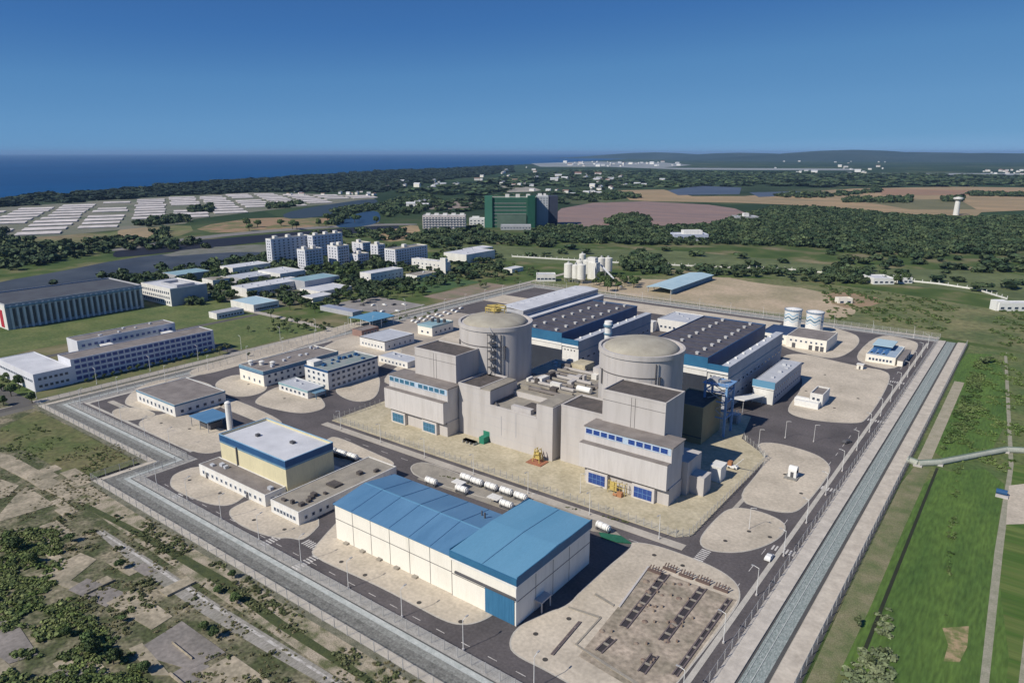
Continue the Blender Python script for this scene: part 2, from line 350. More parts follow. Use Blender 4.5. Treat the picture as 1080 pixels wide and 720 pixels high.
sheet('bare_ground', [(0, 248), (110, 246), (130, 243), (200, 236), (205, 246), (140, 258), (60, 262), (0, 268)], .08, mat('scrub_ground', (0.12, 0.15, 0.05), (0.22, 0.17, 0.10), 0.01, fine=.25, fscale=.05), 1)
sheet('bare_ground', [(120, 246), (135, 238), (160, 240), (165, 252), (140, 256)], .12, mat('sand_heap', (0.36, 0.27, 0.16), (0.25, 0.2, 0.12), .02), 1)
sheet('bare_ground', [(200, 240), (280, 228), (400, 232), (400, 236), (330, 240), (230, 247)], .12, mat('scrub_ground2', (0.15, 0.15, 0.06), (0.30, 0.20, 0.12), 0.02, lo=.45, hi=.55), 1)
construction = mat('construction_ground', (0.48, 0.38, 0.27), (0.30, 0.26, 0.165), 0.02, fine=0.15, fscale=0.3)
scrub = mat('scrub', (0.09, 0.12, 0.042), (0.20, 0.19, 0.09), 0.03, fine=0.3, fscale=0.25)
sheet('scrub_ground', [(560, 296), (640, 290), (790, 292), (900, 302), (1000, 318), (1100, 335), (1110, 380), (1040, 362), (870, 340), (640, 312), (560, 300)], .06, scrub, 1)
sheet('construction_ground', [(600, 300), (650, 290), (690, 296), (760, 291), (800, 299), (860, 305), (905, 322), (900, 334), (870, 336), (800, 329), (640, 309)], .1, construction, 1)
sheet('construction_ground', [(870, 306), (925, 312), (930, 322), (880, 326)], .12, mat('reddish_ground', (0.33, 0.22, 0.14), (0.25, 0.2, 0.12), .05), 1)
# right hand field
rf = mat('bright_grass', (0.095, 0.16, 0.032), (0.058, 0.112, 0.024), 0.04, stretch=(2.5, .4, 1), fine=0.3, fscale=0.5)
rough_g = mat('rough_grass', (0.075, 0.12, 0.035), (0.14, 0.155, 0.06), 0.06, fine=0.3, fscale=0.5)
xr = -24
sheet('field', [(-30, 60), (60, 60), (60, 470), (30, 540), (-30, 552)], .04, rough_g, 0, True)
sheet('field', [(930, 610), (966, 500), (1062, 492), (1049, 580), (1032, 730), (880, 730), (905, 650)], .06, rf, 1)
sheet('field', [(1010, 372), (1058, 374), (1064, 480), (975, 487), (1000, 440)], .06, rf, 1)
strip_g = mat('striped_grass', (0.115, 0.155, 0.04), (0.06, 0.115, 0.02), 0.05, stretch=(.2, 3, 1), fine=0.2, fscale=.4, lo=.45, hi=.55)
sheet('field', [(1066, 490), (1100, 490), (1110, 730), (1042, 730), (1054, 600)], .06, strip_g, 0)
struct('field', MB().sheet([(-20.4, 60), (9, 60), (9, 200), (-4, 316), (-20.4, 318)], .066), rf)
ppath = mat('field_path', (0.33, 0.31, 0.24), (0.24, 0.24, 0.17), 0.3, fine=.2)
sheet('path', [(1059, 372), (1062, 372), (1069, 490), (1058, 580), (1042, 730), (1032, 730), (1049, 580), (1064, 490)], .08, ppath, 0)
sheet('path', [(1093, 560), (1100, 560), (1100, 730), (1073, 730)], .08, ppath, 0)
sheet('hard_standing', [(1064, 512), (1100, 508), (1100, 552), (1061, 553)], .12, tanpave, 0)
sheet('bare_ground', [(994, 662), (1022, 660), (1020, 682), (1012, 698), (995, 697), (1000, 680)], .08, mat('earth_patch', (0.36, 0.27, 0.16), (0.15, 0.17, 0.06), .3, lo=.42, hi=.56), 0)
sheet('bare_ground', [(968, 487), (985, 487), (952, 560), (918, 640), (880, 720), (850, 720), (905, 600), (950, 510)], .07, mat('weedy_ground', (0.11, 0.14, 0.055), (0.22, 0.2, 0.12), .15, fine=.3), 0)
sheet('bare_ground', [(985, 372), (1003, 375), (1040, 480), (990, 486), (960, 492)], .05, rough_g, 0)
struct('ditch', MB().box(-21.6, -20.6, 180, 318, .0, .09), mat('ditch', (0.03, 0.035, 0.02)))
# waste land at the lower left
waste = mat('waste_ground', (0.07, 0.082, 0.035), (0.28, 0.24, 0.17), 0.09, fine=0.5, fscale=0.9, lo=.44, hi=.66, detail=11)
sheet('waste_ground', [(-340, -60), (-33, -60), (-33, 104), (-284, 104), (-284, 127), (-397, 127), (-600, 127), (-600, -60)], .04, waste, 0, True)
sheet('grass', [(0, 452), (38, 433), (70, 448), (150, 490), (92, 508), (70, 500), (30, 476), (0, 470)], .06, mat('verge_grass', (0.075, 0.11, 0.03), (0.16, 0.145, 0.07), .04, fine=.3, fscale=.4), 0)
slabm = mat('old_slab', (0.42, 0.36, 0.27), (0.21, 0.19, 0.135), 0.12, fine=.25, fscale=.8)
slabg = mat('grey_slab', (0.255, 0.23, 0.21), (0.19, 0.175, 0.16), 0.12, fine=.2, fscale=.8)
for i, (pts, m) in enumerate([([(0, 478), (12, 480), (88, 522), (70, 528), (0, 492)], slabm), ([(15, 524), (28, 513), (58, 532), (0, 550), (0, 542)], slabm),
        ([(0, 505), (20, 512), (8, 524), (0, 526)], slabm), ([(40, 607), (85, 583), (102, 590), (75, 612), (130, 630), (118, 632), (70, 620)], slabm),
        ([(72, 622), (92, 610), (132, 625), (112, 640)], slabg), ([(112, 636), (142, 620), (182, 650), (160, 664)], slabm),
        ([(140, 688), (192, 655), (238, 688), (200, 706)], slabg), ([(136, 684), (150, 678), (180, 712), (160, 712)], slabm), ([(205, 712), (245, 690), (290, 722), (235, 730)], slabm),
        ([(52, 712), (68, 702), (102, 706), (100, 730), (52, 730)], slabg), ([(-5, 650), (20, 660), (40, 690), (10, 700), (-5, 690)], slabg)]):
    struct('old_slab', MB().prism(PP(*pts), .02, .16 + i*.004), m)
rs = random.Random(5)
for k in range(26):
    cx_, cy_ = rs.uniform(-215, -80), rs.uniform(20, 92); a = rs.choice((0.03, 1.6)) + rs.uniform(-.06, .06); u, v = rs.uniform(4, 14), rs.uniform(2.5, 8)
    q = [(cx_ + sx*u*math.cos(a) - sy*v*math.sin(a), cy_ + sx*u*math.sin(a) + sy*v*math.cos(a)) for sx, sy in ((-.5, -.5), (.5, -.5), (.5, .5), (-.5, .5))]
    struct('old_slab', MB().prism(q, .02, .13 + .002*k), slabm if k % 3 else slabg)
    if k % 2: struct('broken_wall', MB().prism([q[0], q[1], ((q[1][0]*.94+q[2][0]*.06), (q[1][1]*.94+q[2][1]*.06)), ((q[0][0]*.94+q[3][0]*.06), (q[0][1]*.94+q[3][1]*.06))], .02, .75), slabm)
for k in range(14):
    cx_, cy_ = rs.uniform(-330, -230), rs.uniform(60, 100); u, v = rs.uniform(5, 20), rs.uniform(2, 6)
    struct('old_slab', MB().prism(rect(cx_, cx_+u, cy_, cy_+v), .02, .14 + .003*k), slabm)
struct('sandy_verge', MB().sheet([(-283, 93), (-60, 91), (-60, 102), (-283, 102)], .058), mat('sandy_soil', (0.36, 0.31, 0.235), (0.11, .12, .055), .16, detail=10, lo=.45, hi=.62, fine=.35))
lane = mat('dirt_lane', (0.33, 0.31, 0.28), (0.22, 0.21, 0.175), 0.3, stretch=(1, .3, 1), fine=.25)
sheet('lane', [(100, 560), (110, 559), (170, 597), (230, 637), (300, 680), (380, 730), (355, 730), (280, 687), (215, 648), (150, 603)], .09, lane, 0)
sheet('lane_marking', [(104, 560), (107, 560), (170, 600), (230, 640), (300, 684), (372, 730), (367, 730), (297, 686), (227, 642)], .1, mat('lane_edge', (0.5, 0.48, 0.45), (0.3, 0.28, .25), .6, lo=.45, hi=.6), 0)
struct('ditch', MB().prism(PP((85, 533), (92, 531), (150, 560), (240, 610), (300, 655), (400, 720), (392, 724), (290, 660), (230, 617), (150, 568)), .02, .1), mat('ditch_green', (0.045, 0.06, 0.025), (0.08, 0.095, .035), .4, fine=.3))

# ---------------------------------------------------------------- the plant's yard, perimeter strips
INNER = [(-48.5, 114.0), (-275.0, 115.0), (-275.0, 137.0), (-388.0, 137.0), (-388.0, 550.0), (-48.5, 550.0)]
def offset(poly, d):
    out = []
    for i, p in enumerate(poly):
        ns = []
        for a, b in ((i-1, i), (i, i+1)):
            if a < 0 or b >= len(poly): continue
            dx, dy = poly[b][0]-poly[a][0], poly[b][1]-poly[a][1]; L = math.hypot(dx, dy); ns.append((-dy/L, dx/L))
        if len(ns) == 1: out.append((p[0]+ns[0][0]*d, p[1]+ns[0][1]*d))
        else: out.append((p[0]+(ns[0][0]+ns[1][0])*d, p[1]+(ns[0][1]+ns[1][1])*d))
    return out
def strip(name, a, b, z, m):
    return struct(name, MB().sheet(offset(INNER, a) + offset(INNER, b)[::-1], z), m)
struct('yard', MB().sheet([(-48, 114), (-275, 115), (-275, 137), (-388, 137), (-388, 550), (-48, 550)], .05), asphalt)
strip('kerb_strip', -3.2, 0.5, .062, mat('mesh_kerb', (0.40, 0.385, 0.36), (0.28, 0.27, 0.25), .5, fine=.25, fscale=2.0))
strip('drain', 0.5, 0.95, .058, mat('drain_dark', (0.09, 0.09, 0.09)))
strip('patrol_path', 0.95, 2.7, .07, mat('pale_path', (0.52, 0.54, 0.52), (0.36, 0.39, 0.375), .5))
strip('gravel_strip', 2.7, 4.8, .066, mat('teal_gravel', (0.28, 0.285, 0.265), (0.20, .205, .19), .6, fine=.3, fscale=1.5))
strip('gravel_strip', 4.8, 8.3, .064, mat('dark_gravel', (0.21, 0.21, 0.195), (0.13, .13, .12), .5, fine=.35, fscale=1.5))
strip('patrol_road', 8.3, 10.9, .074, mat('patrol_concrete', (0.60, 0.54, 0.45), (0.46, .415, .345), .2, fine=.15))
strip('verge', 10.9, 13.0, .06, mat('dark_verge', (0.11, 0.115, 0.08), (0.20, .19, .14), .3, fine=.35))
# broad trough along the right hand side
teal_g = mat('trough_lining', (0.21, 0.25, 0.24), (0.34, 0.37, 0.36), 1.6, stretch=(1.5, .5, 1), lo=.4, hi=.68, detail=10, fine=.3, fscale=3)
struct('kerb_wall', MB().box(-48.6, -43.9, 60, 552, 0, .5), mat('pale_bank', (0.55, 0.505, 0.445), (0.43, 0.395, 0.35), .25, fine=.15, fscale=1.0, detail=9))
struct('drain', MB().box(-43.9, -43.3, 60, 552, 0, .1), MATS['drain_dark'])
struct('trough', MB().box(-43.3, -38.2, 60, 552, 0, .12), teal_g)
struct('trough_kerb', MB().box(-40.9, -40.7, 60, 552, .12, .3).box(-42.6, -42.5, 60, 552, .12, .3), MATS['pale_path'])
struct('drain', MB().box(-38.2, -37.2, 60, 552, 0, .1), MATS['drain_dark'])
struct('bank', MB().add([(-37.2, 60, .1), (-37.2, 552, .1), (-36.8, 552, .8), (-36.8, 60, .8), (-32.2, 60, .8), (-32.2, 552, .8), (-31.8, 552, 0), (-31.8, 60, 0)],
      [(0, 3, 2, 1), (3, 4, 5, 2), (4, 7, 6, 5)]), mat('bank_concrete', (0.56, 0.505, 0.425), (0.43, 0.385, 0.325), .25, fine=.15, fscale=1.0, detail=9))
struct('verge', MB().box(-31.8, -30.9, 60, 552, 0, .07), MATS['drain_dark'])
struct('path', MB().box(-29.0, -24.2, 318, 455, 0, .09), mat('dry_path', (0.38, 0.34, 0.26), (0.29, 0.27, .19), .2, fine=.2))
# the raised islands of tan paving between the asphalt roads
isl = [
 ([(328, 578), (330, 588), (395, 616), (440, 640), (470, 656), (490, 660), (510, 655), (524, 646), (580, 600), (480, 520), (400, 505)], tanpave),
 ([(540, 690), (536, 676), (545, 661), (570, 648), (600, 638), (611, 624), (640, 598), (667, 577), (664, 571), (690, 574), (730, 588), (760, 601), (778, 615), (782, 629), (776, 643), (715, 722), (690, 745), (640, 745), (580, 709)], tanpave),
 ([(735, 570), (752, 549), (770, 534), (800, 538), (828, 550), (829, 562), (812, 575), (780, 584), (745, 581)], tanpave),
 ([(775, 527), (800, 498), (808, 484), (796, 468), (815, 466), (847, 474), (867, 482), (878, 494), (870, 508), (848, 535), (835, 542), (808, 538)], tanpave),
 ([(829, 431), (835, 438), (860, 444), (905, 447), (914, 443), (930, 420), (941, 396), (930, 390), (915, 388), (890, 383), (845, 372), (820, 376), (846, 395), (846, 410)], tanpave),
 ([(820, 345), (850, 338), (900, 351), (908, 358), (902, 368), (885, 378), (866, 377), (826, 367), (815, 355)], tanpave),
 ([(899, 376), (926, 352), (960, 358), (972, 364), (948, 391), (915, 386)], tanpave),
 ([(179, 507), (184, 499), (212, 490), (245, 500), (262, 520), (252, 529), (240, 534), (220, 532), (192, 521), (180, 514)], tanpave),
 ([(240, 541), (246, 534), (281, 520), (345, 545), (322, 571), (305, 567), (292, 568), (268, 561), (248, 551)], tanpave),
 ([(116, 435), (125, 430), (150, 430), (165, 436), (162, 439), (140, 444), (125, 443)], tanpave),
 ([(141, 446), (168, 436), (200, 436), (229, 452), (262, 458), (235, 477), (207, 479), (160, 458)], tanpave),
 ([(225, 408), (231, 400), (252, 394), (279, 400), (283, 409), (276, 415), (258, 419), (241, 417)], tanpave),
 ([(266, 423), (293, 406), (325, 405), (343, 424), (343, 431), (325, 436), (305, 435), (275, 428)], tanpave),
 ([(232, 421), (246, 420), (298, 443), (296, 449), (276, 447), (250, 436), (228, 428)], tanpave),
 ([(352, 410), (370, 400), (396, 394), (402, 400), (398, 420), (378, 425), (358, 418)], tanpave),
 ([(322, 376), (372, 350), (434, 367), (402, 386), (390, 393), (350, 388)], tanpave),
 ([(356, 460), (400, 480), (416, 487), (415, 492), (330, 480), (345, 462)], tanpave),
 ([(430, 492), (446, 486), (470, 494), (505, 508), (560, 527), (545, 535), (440, 505)], conc_roof),
 ([(128, 424), (150, 404), (190, 397), (224, 405), (226, 412), (240, 424), (230, 432), (200, 436), (168, 434), (140, 430)], tanpave),
 ([(196, 392), (225, 382), (330, 352), (380, 338), (388, 342), (330, 362), (260, 384), (206, 398)], tanpave),
 ([(400, 400), (440, 372), (470, 352), (500, 345), (500, 360), (440, 395), (415, 408)], tanpave),
 ([(300, 466), (420, 492), (345, 545), (285, 530)], conc_roof),
]
ks = MB(); 
for i, (pts, m) in enumerate(isl):
    p = chaikin(PP(*pts), 2); n_ = len(p)
    ar = sum(p[j][0]*p[(j+1) % n_][1] - p[(j+1) % n_][0]*p[j][1] for j in range(n_)); sg = 1 if ar > 0 else -1; q = []
    for j in range(n_):
        dx, dy = p[(j+1) % n_][0]-p[j-1][0], p[(j+1) % n_][1]-p[j-1][1]; L_ = math.hypot(dx, dy) or 1; q.append((p[j][0]-sg*dy/L_*.4, p[j][1]+sg*dx/L_*.4))
    struct('kerb', MB().prism(p, .055, .17 + .003*(i % 5)), kerb); struct('paved_island', MB().prism(q, .1, .19 + .003*(i % 5)), m)
def wrect(a, b, c, d): return [(a, c), (b, c), (b, d), (a, d)]
# nuclear island apron
apron = [(-262, 203), (-84, 203), (-80, 207), (-80, 283), (-84, 290), (-96, 300), (-102, 330), (-250, 330), (-262, 318)]
struct('nuclear_apron', MB().prism(apron, .055, .2), sandpave)
struct('pavement', MB().prism([(-262, 196.6), (-79, 196.6), (-79, 200.4), (-262, 200.4)], .055, .17), pathm)
struct('pavement', MB().prism([(-76, 209), (-74.4, 209), (-74.4, 275), (-76, 275)], .055, .17), pathm)
struct('yard_paving', MB().prism(rect(-386, -262, 300, 420), .052, .12), mat('back_yard_paving', (0.44, .385, .32), (0.31, .275, .235), .05, detail=10))
struct('pavement', MB().prism(rect(-386, -250, 470, 500), .052, .13), tanpave)
struct('pavement', MB().prism(rect(-250, -100, 484, 490), .052, .13), pathm)
struct('pavement', MB().prism(rect(-330, -150, 512, 540), .052, .13), tanpave)
struct('pavement', MB().prism(rect(-376, -340, 150, 153), .052, .13), pathm)
for (x0, x1, y0, y1) in ((-384, -381, 142, 300), (-381, -281, 142, 143.5), (-54, -52.5, 118, 540)): struct('kerb_line', MB().prism(rect(x0, x1, y0, y1), .052, .11), kerb)
# outside roads
struct('road', MB().sheet(rect(-402, -396, 60, 600), .05), mat('old_tarmac', (0.17, 0.16, 0.145), (0.12, 0.115, .1), .08))
struct('road', MB().sheet(rect(-409, -402.5, 60, 700), .055), pathm)
struct('road', MB().sheet([(-402, 100), (-402, 127), (-520, 127), (-520, 120), (-408, 118), (-408, 100)], .06), asphalt_far)
strip_lawn = mat('lawn', (0.075, 0.115, 0.034), (0.145, 0.165, 0.062), 0.05, fine=0.25, fscale=.5, detail=9)
struct('lawn', MB().sheet(rect(-424, -409, 120, 330), .045), mat('verge_lawn', (0.10, 0.13, 0.045), (0.17, .16, .08), .06, fine=.25))
struct('lawn', MB().sheet(rect(-520, -412, 250, 318), .049), strip_lawn)
struct('lawn', MB().sheet(rect(-592, -520.1, 90, 330), .053), strip_lawn)
struct('road', MB().sheet(rect(-498, -492, 90, 330), .06), asphalt_far)
struct('road', MB().sheet(rect(-520, -409, 241, 248), .06), asphalt_far)
struct('road', MB().sheet(rect(-520, -409, 319, 325), .065), pathm)
struct('car_park', MB().sheet(rect(-478, -412, 378, 425), .07), mat('car_park_paving', (0.30, 0.28, .26), (0.22, .21, .2), .1))
struct('yard_paving', MB().sheet(rect(-620, -500, 335, 480), .055), mat('town_paving', (0.085, 0.105, .05), (0.20, .19, .15), .035, fine=.3, lo=.42, hi=.6))
struct('pavement', MB().sheet(rect(-440, -409, 450, 540), .06), mat('reddish_ground2', (0.27, 0.20, .16), (0.17, .17, .1), .08))
struct('lawn', MB().sheet(rect(-520, -445, 470, 540), .06), mat('pitch_grass', (0.05, 0.10, .035), (0.07, .12, .045), .1))
for px, py in ((385, 606), (442, 635), (486, 655), (360, 592), (565, 668), (600, 652), (575, 695), (200, 506), (232, 520), (268, 548), (300, 558), (790, 560), (812, 566), (765, 570), (828, 500), (845, 520), (850, 412), (880, 430), (905, 420), (870, 395), (200, 452), (170, 446), (300, 420), (262, 405), (690, 585), (720, 596), (450, 600), (410, 590)):
    x, y = P(px, py, .2); struct('manhole', MB().cyl(x, y, .19, .225, .75, n=10), MATS['manhole_iron'] if 'manhole_iron' in MATS else mat('manhole_iron', (.07, .065, .06)))
# crosswalks
def crosswalk(cx, cy, along, n=8, L=3.2):
    mb = MB()
    for i in range(n):
        t = (i - (n-1)/2)*1.1
        if along == 'x': mb.box(cx+t-.28, cx+t+.28, cy-L/2, cy+L/2, .05, .065)
        else: mb.box(cx-L/2, cx+L/2, cy+t-.28, cy+t+.28, .05, .065)
    struct('crosswalk', mb, roadline)
for px, py, al in ((740, 586, 'y'), (828, 581, 'x'), (875, 516, 'x'), (925, 444, 'x'), (322, 593, 'y'), (330, 575, 'x'), (288, 569, 'y'), (192, 521, 'y'), (945, 403, 'x')):
    x, y = P(px, py); crosswalk(x, y, al)
mk = MB()
for k in range(22): mk.box(-260+k*9, -257+k*9, 119.6, 119.8, .05, .062)
for k in range(30): mk.box(-57.6, -57.4, 150+k*12, 154+k*12, .05, .062)
for k in range(14): mk.box(-240+k*12, -236+k*12, 192.4, 192.6, .05, .062)
struct('lane_markings', mk, roadline)

# ---------------------------------------------------------------- buildings
def win_mesh(w_, h_, face, gm_=None, t=.14):
    mb = MB(); 
    if face in '-y+y':
        s = -1 if face == '-y' else 1
        mb.box(-w_/2, w_/2, 0, s*.04, -h_/2, h_/2); mb.cur = 1
        for a in ((-w_/2-t, w_/2+t, h_/2, h_/2+t), (-w_/2-t, w_/2+t, -h_/2-t, -h_/2), (-w_/2-t, -w_/2, -h_/2, h_/2), (w_/2, w_/2+t, -h_/2, h_/2)): mb.box(a[0], a[1], 0, s*.12, a[2], a[3])
    else:
        s = -1 if face == '-x' else 1
        mb.box(0, s*.04, -w_/2, w_/2, -h_/2, h_/2); mb.cur = 1
        for a in ((-w_/2-t, w_/2+t, h_/2, h_/2+t), (-w_/2-t, w_/2+t, -h_/2-t, -h_/2), (-w_/2-t, -w_/2, -h_/2, h_/2), (w_/2, w_/2+t, -h_/2, h_/2)): mb.box(0, s*.12, a[0], a[1], a[2], a[3])
    return mb.mesh('window', [gm_ or glass, frame_m])
def windows(T, box, face, n, z0, w_=1.6, h_=1.4, rows=1, dz=3.4, m0=1.5, m1=1.5, g=None, name='window'):
    x0, x1, y0, y1 = box; me = win_mesh(w_, h_, face, g)
    for r in range(rows):
        for k in range(n):
            f = (k+.5)/n
            if face[1] == 'y': at = (x0+m0 + f*(x1-x0-m0-m1), y0 if face == '-y' else y1, z0 + r*dz + h_/2)
            else: at = (x1 if face == '+x' else x0, y0+m0 + f*(y1-y0-m0-m1), z0 + r*dz + h_/2)
            T.inst(name, me, at)
def door(T, box, face, f, w_, h_, m, z0=0.2, name='door'):
    x0, x1, y0, y1 = box
    if face[1] == 'y':
        y = y0 if face == '-y' else y1; s = -1 if face == '-y' else 1; x = x0 + f*(x1-x0)
        return T.part(name, B(x-w_/2, x+w_/2, y, y+s*.1, z0, z0+h_), m)
    x = x1 if face == '+x' else x0; s = 1 if face == '+x' else -1; y = y0 + f*(y1-y0)
    return T.part(name, B(x, x+s*.1, y-w_/2, y+w_/2, z0, z0+h_), m)
def bld(name, label, cat, x0, x1, y0, y1, h, wall, roof, par=.7, parm=None, fascia=None, stripe=None, wins=(), group=None, units=0, seed=1, z0=0.0, unitm=None, bandm=None):
    FOOT.append((x0, x1, y0, y1)); T = Thing(name, label, cat, ((x0+x1)/2, (y0+y1)/2, z0), group); box = (x0, x1, y0, y1); T.box = box
    T.part('wall', B(x0, x1, y0, y1, z0, h), wall)
    T.roof = T.part('roof', B(x0+.4, x1-.4, y0+.4, y1-.4, h, h+.12), roof)
    T.part('parapet', MB().ring(x0, x1, y0, y1, h, h+par, .35), parm or wall)
    if fascia:
        fh, fm = fascia; T.part('fascia', MB().ring(x0-.12, x1+.12, y0-.12, y1+.12, h+par+.05-fh, h+par+.05, .12), fm)
        if stripe: T.part('stripe', MB().ring(x0-.1, x1+.1, y0-.1, y1+.1, h+par+.05-fh-stripe[0], h+par+.05-fh, .1), stripe[1])
    for wn in wins: windows(T, box, **wn)
    rr = random.Random(seed)
    for k in range(units):
        a = rr.uniform(x0+2, x1-3.5); b = rr.uniform(y0+2, y1-3.5); u = rr.uniform(.9, 2.2)
        T.part('roof_unit', B(a, a+u, b, b+rr.uniform(.9, 2), h+.12, h+.12+rr.uniform(.6, 1.4)), unitm or grey_roof, parent=T.roof)
    return T
W = lambda face, n, z0, **k: dict(face=face, n=n, z0=z0, **k)

# --- the big blue-roofed warehouse
T = Thing('warehouse', 'long cream warehouse with low blue gabled roof and blue sliding door, beside the front road', 'warehouse', (-136, 153, 0))
X0, XM, X1, Y0, Y1, YA = -174.5, -122.5, -99.2, 134.0, 172.0, 161.0; YR = 147.5
T.part('wall', MB().add([(X0,Y0,0),(XM,Y0,0),(XM,YA,0),(X0,YA,0),(X0,Y0,12.6),(XM,Y0,12.6),(XM,YA,12.6),(X0,YA,12.6),(X0,YR,14.7),(XM,YR,14.7)],
   [(0,1,5,4),(2,3,7,6),(1,2,6,9,5),(3,0,4,8,7)]), cream)
T.part('wall', MB().add([(XM,Y0-.4,0),(X1,Y0-.4,0),(X1,Y1,0),(XM,Y1,0),(XM,Y0-.4,14),(X1,Y0-.4,14),(X1,Y1,14),(XM,Y1,14),(XM,153,15.0),(X1,153,15.0)],
   [(0,1,5,4),(2,3,7,6),(1,2,6,9,5),(3,0,4,8,7)]), cream)
rf_ = T.part('roof', MB().gable(X0-.3, XM-.01, Y0-.5, YA+.5, 12.7, 14.8, 'x', 0, .3), blue_roof)
rf2 = T.part('roof', MB().gable(XM-.3, X1+.3, Y0-.7, Y1+.3, 14.6, 15.4, 'x', 0, .35), blue_pale)
T.part('fascia', MB().box(XM-.3, X1+.45, Y0-1.0, Y0-.7, 12.9, 15.0).box(X1+.3, X1+.5, Y0-.7, Y1+.3, 12.7, 15.5).box(XM-.5, XM-.3, Y0-.7, Y1+.3, 13.2, 15.3), blue_th)
T.part('stripe', MB().box(XM, X1+.3, Y0-.75, Y0-.45, 12.0, 13.2).box(X1+.02, X1+.32, Y0-.4, Y1+.2, 12.1, 13.1), whitepaint)
for k in range(1, 6):
    x = X0 + k*8.7; T.part('roof_seam', MB().tube((x, Y0-.3, 13.06), (x, YR, 15.14), .11, 4).tube((x, YR, 15.14), (x, YA+.3, 13.06), .11, 4), mat('roof_seam', (0.05, .14, .30)), parent=rf_)
for k in range(1, 2):
    x = XM + k*11.6; T.part('roof_seam', MB().tube((x, Y0-.5, 15.0), (x, 152.8, 15.8), .1, 4).tube((x, 152.8, 15.8), (x, Y1+.2, 15.0), .1, 4), MATS['roof_seam'], parent=rf2)
T.part('ridge_cap', B(X0, XM-.4, YR-.2, YR+.2, 15.0, 15.2), blue_pale, parent=rf_)
sm = MB().box(X0, XM, Y0-.06, Y0, 7.4, 7.6).box(XM, X1, Y0-.46, Y0-.4, 7.4, 7.6).box(X1, X1+.06, Y0, Y1, 7.4, 7.6)
for k in range(1, 6): sm.box(X0+k*8.6-.07, X0+k*8.6+.07, Y0-.07, Y0, .2, 12.6)
sm.box(XM-.07, XM+.07, Y0-.48, Y0-.4, .2, 12)
for k in range(1, 4): sm.box(X1, X1+.07, Y0+k*8.7-.06, Y0+k*8.7+.06, .2, 12.1)
T.part('wall_seam', sm, seam)
T.part('door', B(-110.0, -99.8, Y0-.6, Y0-.4, .2, 8.2), mat('blue_door', (0.045, .17, .31), (0.03, .13, .25), 1, stretch=(3, 1, .1)))
T.part('door_rail', B(-121, -99.2, Y0-1.0, Y0-.46, 8.3, 8.9), darksteel)
T.part('downpipe', MB().tube((-99.2, Y0-.55, .2), (-99.2, Y0-.55, 12), .14), whitepaint)
T.part('porch', MB().box(X1, X1+2.6, 142, 147, 3.4, 3.8).box(X1, X1+.3, 142.2, 146.8, .2, 3.4).box(X1+2.2, X1+2.5, 142.2, 142.5, .2, 3.4).box(X1+2.2, X1+2.5, 146.5, 146.8, .2, 3.4), conc)
T.part('roof_vent', MB().cyl(-127.5, 155, 13.4, 15.8, .3), darksteel); T.part('roof_vent', MB().cyl(-129.5, 156, 13.4, 15.4, .25), darksteel)
for k in range(5): T.part('wall_vent', B(-170+k*7.9, -168.2+k*7.9, Y0-1.2, Y0, .19, .7), conc_roof)

# --- yellow treatment building with annex
T = bld('treatment_building', 'tall pale yellow building with blue parapet and light flat roof left of the warehouse', 'building', -255, -211.5, 141.5, 163.5, 14.2, yellowwall, white_roof, par=.8, fascia=(2.6, blue_band), stripe=(.8, bluegrey), units=0)
T.part('roof_unit', B(-243, -241.5, 150, 151.5, 14.3, 15.3), darksteel); T.part('roof_unit', B(-226, -224, 154, 155.5, 14.3, 15.2), darksteel)
T.part('parapet_coping', MB().ring(-255.2, -211.3, 141.3, 163.7, 15.06, 15.3, .3), mat('pale_blue_coping', (0.25, .45, .65)))
T.part('gutter', MB().tube((-243, 141.2, .4), (-243, 141.2, 12.5), .35), darksteel)
T = bld('annex', 'low white annex with row of dark windows in front of the yellow building', 'building', -256.5, -212.2, 132.4, 141.3, 4.6, white, brown_roof, par=.3,
    wins=[W('-y', 13, 1.6, w_=1.1, h_=1.3), W('+x', 2, 1.5)], units=4, seed=3)
door(T, T.box, '-y', .12, 1.6, 2.5, darksteel); door(T, T.box, '-y', .74, 1.6, 2.5, darksteel)
T = bld('workshop', 'long low grey-roofed workshop running back between yellow building and warehouse', 'building', -207.5, -191.5, 131.5, 178, 4.8, white, conc_roof, par=.35,
    wins=[W('-y', 7, 1.5, w_=1.1, h_=1.3), W('+x', 14, 1.5, w_=1.1, h_=1.2)], units=9, seed=5, unitm=dark_roof)
T.part('roof_hatch', B(-201, -196, 151, 155, 4.9, 5.6), dark_roof)
tag(B(-255.5, -211, 166.0, 169.5, .15, 1.1).obj('tank_cradle', conc), 'pale concrete cradle strip behind the yellow building', 'cradle')
# vertical white tank beside it
x, y = P(243, 453)
T = Thing('storage_tank', 'slim white upright tank at the rear left corner of the yellow building', 'tank', (x, y, 0))
T.part('shell', MB().cyl(x, y, .2, 13.5, 1.35, n=20), whitepaint, smooth=False); T.part('cap', MB().cyl(x, y, 13.5, 14.1, 1.4, .6, 20), whitepaint); T.part('pipe', MB().tube((x+1.6, y-.2, .3), (x+1.6, y-.2, 12.5), .12), steel)
# canopy
T = Thing('canopy', 'bright blue open canopy on posts left of the yellow building', 'canopy', (-301.5, 164, 0))
cx0, cy0 = P(205, 434, 5)[0], P(225, 443, 5)[1]
T.part('roof', MB().box(-309.5, -294, 158, 170, 5.0, 5.5), blue_roof)
for a in (-309, -301.5, -294.5):
    for b in (158.5, 169.5): T.part('post', B(a-.15, a+.15, b-.15, b+.15, .15, 5), steel)
T.part('housing', B(-306, -297, 161, 167, .15, 3.2), darksteel)
